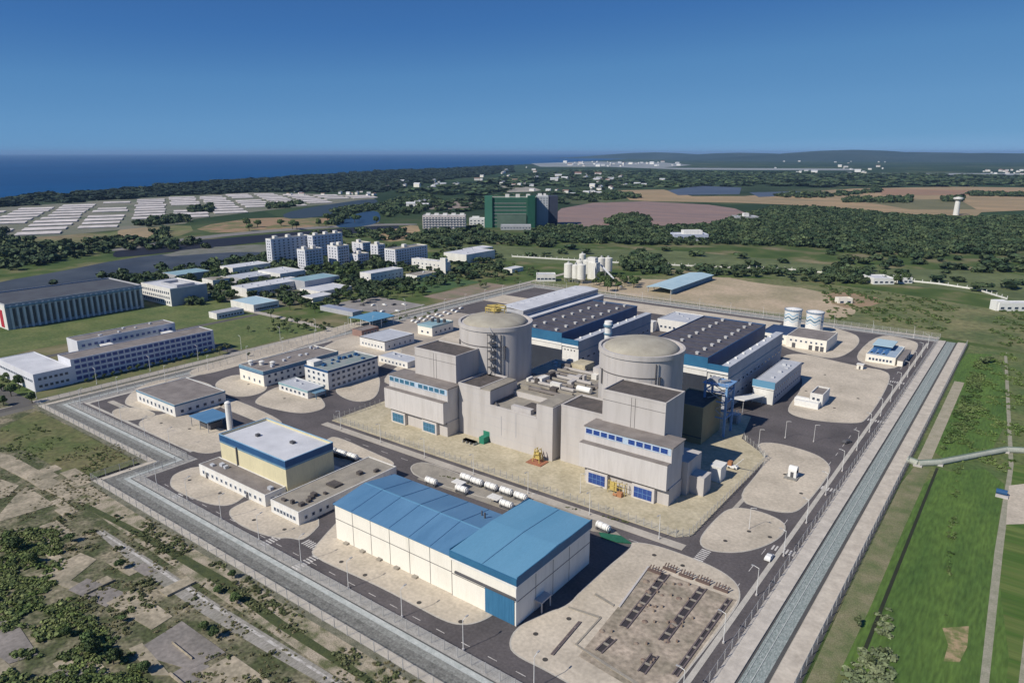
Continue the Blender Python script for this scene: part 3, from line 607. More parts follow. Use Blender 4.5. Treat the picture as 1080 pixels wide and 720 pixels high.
# left low workshop with brown roof
nx, ny = P(185.5, 440)
bld('workshop', 'squat white workshop with flat brown roof and blue-grey trim, furthest left inside the fence', 'building', nx-38, nx, ny, ny+27, 6.0, white, brown_roof, par=.3, fascia=(.9, bluegrey),
    wins=[W('-y', 9, 1.6, w_=1.4, h_=1.8), W('+x', 6, 1.6)], units=0)
# office block pair near the left fence
nx, ny = P(279, 408)
T = bld('office_block', 'two-storey cream office with blue band and rooftop cowls nearest the left fence', 'building', nx-23, nx, ny, ny+52, 8.4, cream, brown_roof, par=.5, fascia=(1.8, bluegrey), stripe=(.5, blue_band),
    wins=[W('-y', 4, 1.6, w_=1.2, h_=1.6), W('+x', 12, 1.4, rows=2, w_=1.5, h_=1.4)], units=10, seed=8)
for k in range(3): T.part('roof_cowl', MB().cyl(nx-19+k*6, ny+5+k*3, 8.5, 10.5, 1.3).cyl(nx-19+k*6, ny+5+k*3, 10.5, 11.0, 1.7, .9), white)
nx, ny = P(325, 421)
T = bld('reception_block', 'low pale blue-roofed lobby with white front between the office blocks', 'building', nx-25, nx, ny, ny+11, 4.2, white, grey_roof, par=.4, fascia=(1.2, teal_roof), wins=[W('-y', 6, 1.4)], units=2)
T.part('porch', MB().box(nx, nx+4, ny+2, ny+9, 3.2, 3.5).box(nx+3.6, nx+3.9, ny+2.2, ny+2.5, .2, 3.2).box(nx+3.6, nx+3.9, ny+8.4, ny+8.7, .2, 3.2), bluegrey)
nx, ny = P(347, 412)
T = bld('control_office', 'three-storey white office with dark windows and stepped blue-green rooftop', 'building', nx-20, nx, ny, ny+36, 10.8, white, mat('green_roof', (0.20, .26, .25), (0.27, .29, .29), .3), par=.5, fascia=(1.3, blue_band),
    wins=[W('-y', 4, 1.4, rows=3, dz=3.1), W('+x', 9, 1.4, rows=3, dz=3.1, w_=1.9)], units=14, seed=4, unitm=blue_band)
T.part('stair_tower', B(nx-19, nx-13, ny+1, ny+7, 10.9, 13.6), white)
# white hall with grey roof and its neighbour
nx, ny = P(406, 370.5)
bld('hall', 'plain white hall with grey flat roof and small dark windows, beyond the office blocks', 'building', nx-24, nx, ny, ny+27, 6.2, white, grey_roof, par=.3, fascia=(.5, darksteel), wins=[W('-y', 7, 1.8, w_=1.0, h_=1.2), W('+x', 5, 1.8, w_=1.0)], units=0)
nx, ny = P(430, 389)
bld('pump_house', 'long low white pump house with grey roof left of the left reactor', 'building', nx-25, nx, ny, ny+12, 3.8, white, grey_roof, par=.3, wins=[W('-y', 7, 1.2, w_=1.1, h_=1.2)], units=2)
nx, ny = P(456, 355)
T = bld('switch_house', 'small cream building with teal roof edge and rooftop fan cluster behind the left reactor', 'building', nx-14, nx, ny, ny+22, 7.0, cream, teal_roof, par=.5, fascia=(1.4, teal_roof), wins=[W('-y', 2, 1.8), W('+x', 4, 1.8)], units=0)
for k in range(4): T.part('fan', MB().cyl(nx-11+k*3, ny+12+(k % 2)*3, 7.1, 9.6, 1.2), darksteel)
nx, ny = P(384, 355)
T = bld('gatehouse', 'small red-brown gatehouse at the side gate in the left fence', 'gatehouse', nx-10, nx, ny-2, ny+14, 4.2, red_pt, brown_roof, par=.4, wins=[W('+x', 4, 1.4)])
T = Thing('canopy', 'light blue gate canopy on posts beside the red-brown gatehouse', 'canopy', P(385, 345)+(0,))
gx, gy = P(385, 346)
T.part('roof', MB().gable(gx-14, gx+9, gy-3, gy+22, 6.4, 7.2, 'y', 0, .4), blue_pale)
for a in (-13, -2, 8):
    for b in (-2, 9, 21): T.part('post', B(gx+a-.2, gx+a+.2, gy+b-.2, gy+b+.2, .1, 6.4), white)
# ---------------------------------------------------------------- the two reactor units
def containment(cx, cy, zt, side, label):
    T = Thing('containment_building', label, 'reactor building', (cx, cy, 0), 'reactor containment buildings'); r = 17.7
    T.part('wall', MB().lathe(cx, cy, [(r, 0), (r, zt-2.0)], 96, False), conc, smooth=True)
    T.part('ring_beam', MB().lathe(cx, cy, [(r, zt-2.0), (r+.45, zt-1.9), (r+.45, zt), (r-.6, zt), (r-.6, zt-.7), (r-2.1, zt-.7)], 96, False), conc)
    prof = [((r-2.1)*math.cos(a), zt-.7+3.9*math.sin(a)) for a in [i*math.pi/2/9 for i in range(9)]]
    T.part('dome', MB().lathe(cx, cy, prof + [(.4, zt+3.25)], 96), dome_m, smooth=True)
    g = MB()
    def arc(a0, a1, z, rr=.22, n=22):
        p = [(cx+(r+.15)*math.cos(R(a0+(a1-a0)*i/n)), cy+(r+.15)*math.sin(R(a0+(a1-a0)*i/n)), z) for i in range(n+1)]
        for i in range(n): g.tube(p[i], p[i+1], rr, 4)
    arc(225, 325, zt-9); 
    T.part('groove_band', g, seam)
    for a in (234, 322):
        x, y = cx+(r+.3)*math.cos(R(a)), cy+(r+.3)*math.sin(R(a))
        T.part('duct', MB().tube((x, y, zt-15), (x, y, zt-8.5), .4), darksteel)
    for k in range(8):
        a = 215 + k*16; x, y = cx+r*math.cos(R(a)), cy+r*math.sin(R(a))
        T.part('pilaster', MB().tube((x, y, 20), (x, y, zt-9.5), .1, 4), greywall)
    for a in (316, 319):
        x, y = cx+(r+.3)*math.cos(R(a)), cy+(r+.3)*math.sin(R(a)); T.part('ladder', MB().tube((x, y, 16), (x, y, zt-3), .22, 4), darksteel if a == 316 else steel)
    return T
c1 = containment(-209, 264, 46, 1, 'left concrete reactor cylinder, with yellow frame on its dome and a stair tower')
c2 = containment(-130, 264, 46, -1, 'right grey concrete reactor cylinder with bare shallow dome')
# stair tower against the left cylinder
sx, sy = -209+18.6*math.cos(R(302)), 264+18.6*math.sin(R(302))
T = Thing('stair_tower', 'dark open steel stair tower standing against the left reactor cylinder', 'stair tower', (sx, sy, 0))
fr = MB()
for a in (-1.3, 1.3):
    for b in (-1.3, 1.3): fr.tube((sx+a, sy+b, .2), (sx+a, sy+b, 44), .16, 4)
T.part('frame', fr, darksteel)
for k in range(11):
    z = 4+k*3.9; T.part('landing', B(sx-1.5, sx+1.5, sy-1.5, sy+1.5, z, z+.25), darksteel)
    s = 1 if k % 2 else -1; T.part('stair_flight', MB().tube((sx-s*1.2, sy, z), (sx+s*1.2, sy, z+3.9), .2, 4), steel)
# yellow frame on the dome
T = Thing('dome_frame', 'yellow steel maintenance frame on top of the left reactor dome', 'frame', (-212, 268, 49.6))
fr = MB()
for a in range(6):
    x, y = -212+5.5*math.cos(a*math.pi/3), 268+5.5*math.sin(a*math.pi/3); x2, y2 = -212+5.5*math.cos((a+1)*math.pi/3), 268+5.5*math.sin((a+1)*math.pi/3)
    fr.tube((x, y, 48.4), (x, y, 51.6), .22, 4); fr.tube((x, y, 51.4), (x2, y2, 51.4), .3, 4); fr.tube((-212, 268, 52), (x, y, 51.4), .25, 4); fr.tube((x, y, 50.3), (x2, y2, 50.3), .2, 4)
T.part('frame', fr, yellow_steel)
T.part('gondola', B(-214, -210, 266, 270, 49.6, 51.2), yellow_steel)

def fuel_building(x0, x1, y0, y1, z, label):
    T = Thing('fuel_building', label, 'building', ((x0+x1)/2, (y0+y1)/2, 0), 'fuel buildings of the two units'); T.box = (x0, x1, y0, y1)
    T.part('wall', B(x0, x1, y0, y1, 0, z-.9), conc)
    T.part('roof', B(x0+.35, x1-.35, y0+.35, y1-.35, z-.9, z-.5), dark_roof)
    T.part('parapet', MB().ring(x0-.1, x1+.1, y0-.1, y1+.1, z-.9, z, .45), conc)
    xm = (x0+x1)/2
    T.part('wall_joint', MB().box(xm-.9, xm-.75, y0-.08, y0, 20, z-1).box(xm+.75, xm+.9, y0-.08, y0, 20, z-1).box(x0, x1, y0-.06, y0, z-4.2, z-4.05), seam)
    return T
fuel_building(-231.5, -205.5, 230.3, 247, 36, 'boxy grey fuel building with dark flat roof in front of the left reactor cylinder')
fuel_building(-129, -102.4, 230.3, 247, 36, 'boxy grey fuel building with dark flat roof in front of the right reactor cylinder')

def front_block(x0, x1, label, pane):
    """stepped block with two blue shutters, overhanging middle storey and a ribbon of windows on top"""
    T = Thing('service_building', label, 'building', ((x0+x1)/2, 225, 0), 'stepped service buildings of the two units')
    T.part('lower_wall', B(x0+1.5, x1, 221.2, 232, 0, 6.9), conc)
    T.part('middle_wall', B(x0, x1-.3, 219.0, 232, 6.92, 16.7), conc_pale)
    T.part('roof_ledge', B(x0, x1-.3, 219.0, 221.7, 16.7, 16.95), brown_roof)
    T.part('upper_wall', B(x0+.5, x1-.1, 221.9, 232.4, 16.72, 22.6), conc_pale)
    T.part('roof', B(x0+.3, x1+.5, 221.5, 232.6, 22.6, 23.0), brown_roof)
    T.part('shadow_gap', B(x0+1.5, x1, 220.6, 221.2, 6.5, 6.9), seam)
    T.part('window_trim', B(x0+1, x1-.4, 221.76, 221.9, 19.6, 22.4), mat('pale_blue_trim', (0.50, .62, .75)))
    me = win_mesh(2.7, 1.9, '-y', pane, .1); L = x1-x0
    for k in range(10):
        x = x0 + 2.6 + k*(L-5.2)/9.0*.93 + (1.8 if k > 4 else 0); T.inst('window', me, (x, 221.75, 21.0))
    for f in (.21, .74):
        xc = x0 + f*L
        T.part('bay', MB().box(xc-4.6, xc+4.6, 219.6, 221.2, .2, 5.9), conc_pale)
        T.part('shutter', B(xc-3.6, xc+3.6, 219.45, 219.6, .9, 5.0), pane)
        T.part('shutter_bars', MB().box(xc-3.6, xc+3.6, 219.4, 219.45, 2.9, 3.0).box(xc-.05, xc+.05, 219.4, 219.45, .9, 5).box(xc-1.85, xc-1.75, 219.4, 219.45, .9, 5).box(xc+1.75, xc+1.85, 219.4, 219.45, .9, 5), blue_steel)
    return T
front_block(-241.5, -203.3, 'left stepped grey service building with dark teal ribbon windows and two blue shutters', tealglass)
T = front_block(-132.3, -95.2, 'right stepped grey service building with two deep blue shutters, nearest the warehouse', blueglass)
# yellow equipment between the shutters
T = Thing('scaffold', 'yellow scaffold frame between the two blue shutters of the right service building', 'scaffold', (-115, 219.5, .2))
fr = MB()
for a in (-118.5, -116, -113.5, -111.5):
    fr.tube((a, 219.8, .2), (a, 219.8, 5), .12, 4); fr.tube((a, 218, .2), (a, 218, 5), .12, 4); fr.tube((a, 218, 5), (a, 219.8, 5), .12, 4)
for z in (1.5, 3.2, 5): fr.tube((-118.5, 218, z), (-111.5, 218, z), .12, 4)
T.part('frame', fr, yellow_steel); T.part('hoarding', B(-118, -115, 218.2, 218.4, 1.2, 4.8), yellow_steel); T.part('machine', MB().box(-114, -112, 216.5, 218.0, .2, 2).tube((-115.5, 216.6, .8), (-114, 216.6, .8), .5, 8), mat('orange_paint', (.42, .20, .10)))

# auxiliary building between the units
T = Thing('auxiliary_building', 'windowless grey concrete auxiliary building between the two reactor cylinders, with cluttered roof', 'building', (-166, 245, 0))
T.part('left_block', B(-203, -184.6, 229, 249, 0, 23.6), conc)
T.part('left_block_roof', MB().box(-203+.8, -190.5, 229.8, 248.2, 23.6, 23.75), dark_roof)
T.part('left_block_roof', MB().box(-190, -184.6, 229.3, 248.5, 23.6, 24.2), conc_roof)
T.part('left_parapet', MB().ring(-203.1, -190, 228.9, 249.1, 23.6, 24.4, .6), conc)
T.part('wall', B(-184.5, -159.2, 228.3, 246, 0, 17.2), conc)
T.part('wall_roof', MB().box(-184, -159.4, 229.2, 245.5, 17.2, 17.35), conc_roof); T.part('parapet', B(-184.4, -159.3, 228.2, 228.9, 17.2, 17.9), conc)
T.part('sunken_roof', B(-172, -160.5, 233, 243, 17.36, 17.5), dark_roof); T.part('roof_box', B(-173.5, -163, 229.5, 232, 17.36, 19.6), conc)
T.part('right_block', B(-159, -150.8, 228, 246, 0, 23.8), conc); T.part('right_block_roof', B(-158.6, -151.2, 228.4, 245.6, 23.8, 24.1), conc_roof)
T.part('end_block', B(-148.6, -129.2, 231, 247, 0, 24.4), conc); T.part('end_block_roof', B(-148, -129.8, 231.7, 246.3, 24.4, 24.55), dark_roof)
T.part('end_parapet', MB().ring(-148.7, -129.1, 230.9, 247.1, 24.4, 25.1, .6), conc)
T.part('core', B(-190, -148, 246.1, 300, 0, 19.5), conc); T.part('core_roof', B(-189.6, -148.4, 246.5, 299.5, 19.5, 19.8), conc_roof)
rr = random.Random(11)
for k in range(34):
    a, b = rr.uniform(-188, -156), rr.uniform(247, 296); u, v = rr.uniform(1.5, 7), rr.uniform(1, 3)
    if rr.random() < .5: u, v = v, u
    T.part('roof_unit', B(a, a+u, b, b+v, 19.8, 19.8+rr.uniform(.6, 3.2)), [conc, conc_roof, brown_roof, white, dark_roof][k % 5])
for k in range(9):
    b = 250+k*4.5; T.part('roof_duct', B(-184, -158-rr.uniform(0, 8), b, b+1.1, 20.4, 21.4), [brown_roof, conc_roof, conc][k % 3])
T.part('tank', MB().tube((-160, 262, 21.5), (-153, 262, 21.5), 1.4, 12), whitepaint)
T.part('stair_box', B(-165, -158, 284, 292, 19.8, 25), conc); T.part('stair_box', B(-180, -172, 288, 297, 19.8, 23.5), sandpave)
T.part('pipe_run', MB().tube((-184, 245, 17.8), (-184, 232, 17.8), .5).tube((-184, 232, 17.8), (-181, 230, 17.8), .5), darksteel)
T.part('scupper_streaks', MB().box(-178, -177.8, 228.2, 228.3, 5, 14).box(-170, -169.85, 228.2, 228.3, 6, 17), greywall)
for (a0_, a1_, yy, zz) in ((-203, -184.6, 229, 23.6), (-184.5, -159.2, 228.3, 17.2), (-159, -150.8, 228, 23.8), (-148.6, -129.2, 231, 24.4)):
    pj = MB(); z_ = 4.2
    while z_ < zz-1: pj.box(a0_, a1_, yy-.03, yy, z_, z_+.07); z_ += 4.2
    T.part('pour_joints', pj, greywall)
T.part('door', B(-188.6, -184.9, 228.88, 229, .2, 4.6), green_pt)
# link blocks around the cylinders
tag(B(-241, -204.2, 247.5, 262, 0, 13).obj('link_building', conc), 'low grey link block left of the left reactor cylinder', 'building')
o = MB().box(-101.8, -93.5, 233, 246, 0, 13.5).box(-93.5, -88, 236, 243, 0, 7.5).obj('link_building', conc); tag(o, 'small stepped grey block beside the right service building, in shade', 'building')
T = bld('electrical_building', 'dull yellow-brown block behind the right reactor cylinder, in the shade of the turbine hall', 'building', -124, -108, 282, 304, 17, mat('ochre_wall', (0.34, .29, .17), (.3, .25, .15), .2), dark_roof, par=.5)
T.part('wall_band', B(-124, -108, 281.9, 282, 3, 3.5), seam)
T = bld('safety_building', 'grey windowless block behind the left reactor cylinder next to the turbine hall', 'building', -205, -190, 284, 312, 15, conc, conc_roof, par=.5, units=4)
tag(MB().box(-91.5, -87.2, 251, 257, .2, 6.2).box(-91.7, -87, 250.8, 257.2, 6.2, 6.6).obj('plant_hut', white), 'white boxy hut at the right side of the nuclear apron', 'hut')
T = Thing('excavator', 'small orange and white mobile crane parked on the apron beside the white hut', 'crane', (-88, 268, .2))
T.part('chassis', B(-90, -86, 266, 268.2, .6, 1.4), whitepaint); T.part('cab', B(-90, -88.4, 266.1, 268.1, 1.4, 3), mat('orange_paint', (.42, .20, .10))); T.part('boom', MB().tube((-87, 267, 1.6), (-82.5, 262, 7.5), .3, 5, .18), whitepaint)
for a in (-89.3, -86.8):
    for b in (266, 268.2): T.part('wheel', MB().tube((a, b-.15, .65), (a, b+.15, .65), .45, 10), darksteel)
# green container with a trolley, yellow lifting frame at the wall
tag(MB().box(-187.5, -184.8, 224.5, 228, .2, 3.2).obj('container', green_pt), 'green container against the auxiliary building wall', 'container')
T = Thing('material_rack', 'rusty red material rack on the apron near the green container', 'rack', (-190, 222, .2)); fr = MB()
for k in range(4): T.part('rack_frame', MB().box(-194+k*2.1, -193.7+k*2.1, 220.5, 223.5, .2, 1.3), steel); T.part('load', B(-194, -187.4, 221, 223, 1.3, 1.7), mat('rust', (.35, .15, .09)))
T = Thing('hoist_frame', 'yellow hoist frame on a dark pallet at the foot of the auxiliary building', 'hoist', (-155, 224, .2)); fr = MB()
for a in (-157, -153.6):
    for b in (222.6, 225.6): fr.tube((a, b, .4), ((a+155.3)*.5-155.3, (b-224)*.6+224, 6), .2, 4)
for z, s in ((2.3, .85), (4.2, .65), (6, .5)): fr.tube((-155.3-1.7*s, 222.6, z), (-155.3+1.7*s, 222.6, z), .2, 4); fr.tube((-155.3-1.7*s, 222.6, z), (-155.3-1.7*s, 225.4, z), .2, 4); fr.tube((-155.3+1.7*s, 222.6, z), (-155.3+1.7*s, 225.4, z), .2, 4)
T.part('frame', fr, yellow_steel); T.part('panel', B(-156.6, -154, 223.4, 224.6, 1.5, 4.6), yellow_steel); T.part('pallet', B(-159, -151.5, 220.5, 226.5, .2, .5), mat('rust', (.35, .15, .09)))

# ---------------------------------------------------------------- turbine halls
def turbine_hall(xl, xm, xr, y0, y1, label, seed):
    zm, za = 26.0, 22.0
    T = Thing('turbine_hall', label, 'turbine hall', ((xl+xr)/2, (y0+y1)/2, 0), 'turbine halls')
    T.part('wall', B(xl, xm, y0, y1, 0, 14), greywall); T.part('upper_wall', B(xl, xm, y0, y1, 14, zm-.6), blue_band)
    T.part('shade_wall', B(xl, xm, y0-.14, y0, 0, 16.5), mat('painted_shade', (.035, .042, .06)))  # lower front skin, near-black colour stands in for the shade behind the reactors
    T.part('roof', B(xl+.3, xm-.3, y0+.3, y1-.3, zm-.6, zm-.3), th_roof)
    T.part('parapet', MB().ring(xl-.1, xm+.1, y0-.1, y1+.1, zm-.6, zm+.25, .4), blue_band)
    T.part('front_cladding', B(xl, xm+.1, y0-.35, y0-.1, 20.6, zm+.3), blue_th); T.part('front_stripe', B(xl, xm, y0-.5, y0-.1, 19.4, 20.6), whitepaint)
    T.part('front_wall', B(xl, xm, y0-.12, y0, 16.5, 19.4), white)
    ys = y0+.6
    T.part('aisle_wall', B(xm+.1, xr, ys, y1-1, 0, 14), greywall)
    T.part('aisle_parapet', MB().box(xr-3.8, xr-.1, ys+.2, y1-1, 14, 22.6), greywall)
    T.part('aisle_roof', B(xr-4.2, xr+.1, ys+.1, y1-.9, 22.6, 23.0), grey_roof)
    T.part('aisle_cladding', B(xm+.1, xr+.2, ys-.9, ys-.05, 20.4, 23.4), blue_th); T.part('aisle_stripe', B(xm+.1, xr+.15, ys-.95, ys-.04, 19.2, 20.4), whitepaint)
    T.part('aisle_front', B(xm+.1, xr, ys-.12, ys, 11, 19.2), white)
    for k in range(4): T.part('porthole', B(xm+1.6+k*2.1, xm+2.4+k*2.1, ys-.18, ys-.12, 16.6, 17.5), darksteel)
    rf = T.part('roof_ribs', MB(), th_roof) if False else None
    rb = MB(); n = 11
    for k in range(1, n): y = y0+k*(y1-y0)/n; rb.box(xl+.5, xm-.5, y-.12, y+.12, zm-.3, zm-.12)
    T.part('roof_seams', rb, dark_roof)
    me = MB().box(-.7, .7, -.7, .7, 0, .9).box(-.9, .9, -.9, .9, .9, 1.2).mesh('roof_vent', mat('vent_grey', (.58, .58, .57)))
    for k in range(9):
        for f in (.36, .80):
            T.inst('roof_vent', me, (xl+f*(xm-xl), y0+5+k*(y1-y0-10)/8, zm-.3))
    for k in range(7): T.part('aisle_vent', B(xr-3.4, xr-2.2, ys+6+k*11, ys+7.2+k*11, 23.0, 23.8), whitepaint)
    windows(T, (xm, xr, ys, y1-1), '+x', 14, 5.5, rows=2, dz=6, w_=2.6, h_=1.2, g=glass)
    T.part('side_trim', B(xr, xr+.1, ys, y1-1, 16.4, 16.8), bluegrey)
    return T
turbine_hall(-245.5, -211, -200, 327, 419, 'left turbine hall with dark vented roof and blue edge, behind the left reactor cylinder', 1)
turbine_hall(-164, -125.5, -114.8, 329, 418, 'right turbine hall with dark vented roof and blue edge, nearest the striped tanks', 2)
x, y = -188.5, 340
for zz in [0]:
    T = Thing('vent_stack', 'white vent stack with green-grey collar between the left turbine hall and right reactor', 'stack', (x, y, 0))
T.part('shaft', MB().cyl(x, y, 0, 31, 2.0, n=24), whitepaint); T.part('collar', MB().cyl(x, y, 31, 32.2, 2.7, n=24).cyl(x, y, 26.5, 27.2, 2.5, n=24), bluegrey); T.part('cap', MB().cyl(x, y, 32.2, 34.0, 2.4, 2.1, n=24), whitepaint)
# long grey building beyond the left hall
T = Thing('machine_shop', 'long light-roofed grey building with stepped side, far left of the turbine halls', 'building', (-296, 450, 0))
T.part('wall', B(-309, -287, 394, 498, 0, 17), greywall); T.part('roof', MB().gable(-309, -287, 394, 498, 17, 17.9, 'y', .4, .3), white_roof)
T.part('side_bay', B(-287, -281.5, 394, 498, 0, 12.5), greywall); T.part('side_roof', MB().prism(rect(-287, -281, 393.6, 498.4), 12.5, 12.9), white_roof)
sm = MB()
for z in (9, 15): sm.box(-281.5 if z < 12 else -287, (-281.5 if z < 12 else -287)+.1, 394, 498, z, z+.4)
T.part('wall_band', sm, seam)
for k in range(12):
    T.part('roof_light', B(-305, -301, 398+k*8, 399.2+k*8, 17.75, 18.2), grey_roof)
bld('switchgear_building', 'pale building with grey roof and dark edge between the two turbine halls, at the back', 'building', -216, -193, 462, 492, 8.5, white, grey_roof, par=.5, wins=[W('-y', 6, 3), W('+x', 8, 3)], units=3)
o = Thing('transformer', 'round dark transformer unit near the pale building behind the left turbine hall', 'transformer', (-222, 452, 0))
o.part('tank', MB().cyl(-222, 452, .1, 6, 3, n=16), darksteel); o.part('housing', B(-228, -216, 455, 461, .1, 7.5), white)
# right annex beside the right hall
T = bld('turbine_annex', 'white-ended annex with blue sloping front, at the right side of the right turbine hall', 'building', -109.5, -98.8, 353, 402, 11.0, greywall, grey_roof, par=.3, wins=[W('+x', 13, 3, rows=2, dz=4, w_=1.8, h_=1.2)], units=6, seed=6)
T.part('front_face', B(-109.4, -98.9, 352.8, 353, .1, 9.2), white); T.part('blue_front', MB().box(-109.8, -98.4, 352.3, 352.8, 8.6, 12.2), blue_pale); T.part('stripe', B(-109.7, -98.6, 352.25, 352.8, 8.1, 8.6), whitepaint)
T = Thing('covered_gangway', 'white sloping covered gangway leading forward from the turbine annex', 'gangway', (-107, 345, 0))
a0 = MB(); a0.add([(-109.5, 351.5, 4.2), (-102.5, 351.5, 4.2), (-106.5, 332, 6.5), (-113.5, 332, 6.5), (-109.5, 351.5, 4.7), (-102.5, 351.5, 4.7), (-106.5, 332, 7.0), (-113.5, 332, 7.0)],
   [(0, 3, 2, 1), (4, 5, 6, 7), (0, 1, 5, 4), (1, 2, 6, 5), (2, 3, 7, 6), (3, 0, 4, 7)])
T.part('roof', a0, white)
for p in ((-108.5, 350, 4.3), (-103.5, 350, 4.3), (-107.3, 333, 6.4), (-112.7, 333, 6.4)): T.part('post', MB().tube((p[0], p[1], .1), p, .2, 6), steel)
# blue lattice gantry
gx, gy = -103.5, 297
T = Thing('gantry', 'tall blue steel lattice gantry in front of the right turbine hall', 'gantry', (gx, gy, 0)); fr = MB()
gw, gd, gh = 10, 9, 24
for a in (0, -gw):
    for b in (0, gd): T.part('leg', MB().box(gx+a-.45, gx+a+.45, gy+b-.45, gy+b+.45, .1, gh), blue_steel)
for z in (9, 16.5, 21, 24):
    for b in (0, gd): fr.box(gx-gw, gx, gy+b-.25, gy+b+.25, z-.5, z)
    for a in (0, -gw): fr.box(gx+a-.25, gx+a+.25, gy, gy+gd, z-.5, z)
T.part('beams', fr, blue_steel); br = MB()
for z0, z1 in ((9, 16), (16.5, 21)):
    for b in (0, gd): br.tube((gx-gw, gy+b, z0), (gx, gy+b, z1), .2, 4).tube((gx, gy+b, z0), (gx-gw, gy+b, z1), .2, 4)
T.part('braces', br, steel); T.part('platform', B(gx-gw-1, gx+1, gy-1, gy+gd+1, 24, 24.3), blue_steel)
T.part('machine', MB().box(gx-8, gx-5, gy+2, gy+6, 24.3, 26).tube((gx-4, gy+2, 25.2), (gx-1, gy+6, 25.2), .7, 8).box(gx-9.5, gx-8.6, gy, gy+8, 24.3, 25.6), steel)
rl = MB()
for k in range(8): rl.tube((gx-gw-1+k*1.7, gy-1, 24.3), (gx-gw-1+k*1.7, gy-1, 25.6), .07, 4)
rl.tube((gx-gw-1, gy-1, 25.6), (gx+1, gy-1, 25.6), .08, 4).tube((gx+1, gy-1, 25.6), (gx+1, gy+gd+1, 25.6), .08, 4)
T.part('railing', rl, steel)
# transformers in the shaded gap
for k, (a, b) in enumerate(((-106, 318), (-118, 316), (-186, 322), (-232, 318))):
    t = Thing('transformer', ['grey finned transformer in shade behind the blue gantry', 'grey finned transformer against the shaded front of the right turbine hall', 'grey finned transformer left of the white vent stack', 'grey finned transformer in shade behind the left reactor'][k], 'transformer', (a, b, 0))
    t.part('tank', B(a-2.5, a+2.5, b-2, b+2, .2, 4.5), greywall); f = MB()
    for q in range(6): f.box(a-2.3+q*.85, a-2.1+q*.85, b-3.2, b-2, .8, 4)
    t.part('radiator', f, steel)
    for q in (-1.4, 0, 1.4): t.part('bushing', MB().cyl(a+q, b, 4.5, 6.4, .28, .15, 8), white)
# striped tanks
def striped(x, y, label):
    T = Thing('storage_tank', label, 'tank', (x, y, 0), 'striped water tanks'); r = 5.9
    T.part('shell', MB().lathe(x, y, [(r, 0), (r, 15.2)], 48, False), whitepaint, smooth=True)
    for z0, th, m in ((11.2, 1.1, 'pb'), (8.7, 1.5, 'bb'), (7.1, .6, 'pb')):
        v, f = [], []; n = 72
        for i in range(n):
            a = 2*math.pi*i/n; dz = .8*math.sin(a*6)
            for rr_, zz in ((r+.03, z0+dz), (r+.03, z0+dz+th)): v.append((x+rr_*math.cos(a), y+rr_*math.sin(a), zz))
        for i in range(n): j = (i+1) % n; f.append((2*i, 2*j, 2*j+1, 2*i+1))
        T.part('wave_stripe', MB().add(v, f), mat('stripe_grey_blue', (.20, .30, .38)) if m == 'bb' else mat('stripe_pale_blue', (.35, .52, .66)))
    T.part('rim', MB().lathe(x, y, [(r+.02, 14.6), (r+.35, 14.6), (r+.35, 15.4), (r, 15.4), (r, 15.2), (.01, 16.3)], 48, False), mat('blue_grey_rim', (.22, .30, .40)))
    T.part('roof', MB().lathe(x, y, [(r-.3, 15.4), (.3, 16.5)], 48), whitepaint)
    ra = MB()
    for i in range(20): a = i*math.pi/10; ra.tube((x+5.7*math.cos(a), y+5.7*math.sin(a), 15.4), (x+5.7*math.cos(a), y+5.7*math.sin(a), 16.4), .06, 4)
    T.part('railing', ra, steel); T.part('pipe', MB().tube((x+5, y-3.6, .1), (x+5, y-3.6, 15), .18, 6), steel)
striped(-138.6, 524, 'left white water tank with blue wave stripes'); striped(-123.4, 524, 'right white water tank with blue wave stripes')
T = bld('water_treatment_building', 'low cream building with flat roof in front of the striped tanks', 'building', -128, -102.6, 473.5, 502, 7.4, cream, brown_roof, par=.3, wins=[W('-y', 7, 4.6, w_=1.1, h_=1.1)], units=0)
for f in (.2, .62, .78, .9): door(T, T.box, '-y', f, 2.2, 3.2, darksteel)
bld('annex', 'cream wing with dark blue roof joined behind the left striped tank building', 'building', -146, -128.3, 478, 504, 6.4, cream, mat('navy_roof', (.03, .06, .14)), par=.4, parm=blue_band, wins=[W('-y', 4, 3)], units=0)
# pavilion at the back right corner
T = bld('fire_station', 'cream building with stepped blue-grey roofs and open yard, back right corner of the plant', 'building', -78, -61.5, 467.5, 500, 4.6, cream, mat('blue_grey_roof', (.33, .42, .52)), par=.4, wins=[W('-y', 7, 1.6, w_=1.1)], units=0)
T.part('upper_wall', B(-77, -67, 484, 500, 4.8, 7.2), blue_band); T.part('upper_roof', B(-77.6, -66, 483, 500.8, 7.2, 7.7), palesheet)
for k in range(3): T.part('skylight', MB().gable(-77+k*3.4, -74.2+k*3.4, 472, 482, 4.75, 5.9, 'y', 0, .2), mat('skylight_blue', (.10, .25, .50)))
o = Thing('shed', 'narrow cream shed with dark roof hatches right of the blue-grey roofed building', 'shed', (-60, 480, 0)); o.part('wall', B(-60.5, -57.5, 468, 498, .1, 3.6), cream); o.part('roof', B(-60.7, -57.3, 467.8, 498.2, 3.6, 3.9), brown_roof)
for k in range(4): o.part('door', B(-57.5, -57.4, 471+k*6.5, 474+k*6.5, .3, 3), darksteel)
x, y = P(907, 389); T = Thing('guard_hut', 'tiny cream guard hut on the tan yard by the back road', 'hut', (x, y, 0)); T.part('wall', B(x-1.7, x+1.7, y-1.5, y+1.5, .15, 2.9), cream); T.part('roof', B(x-2, x+2, y-1.8, y+1.8, 2.9, 3.2), white); T.part('door', B(x-.5, x+.5, y-1.55, y-1.5, .2, 2.2), darksteel)
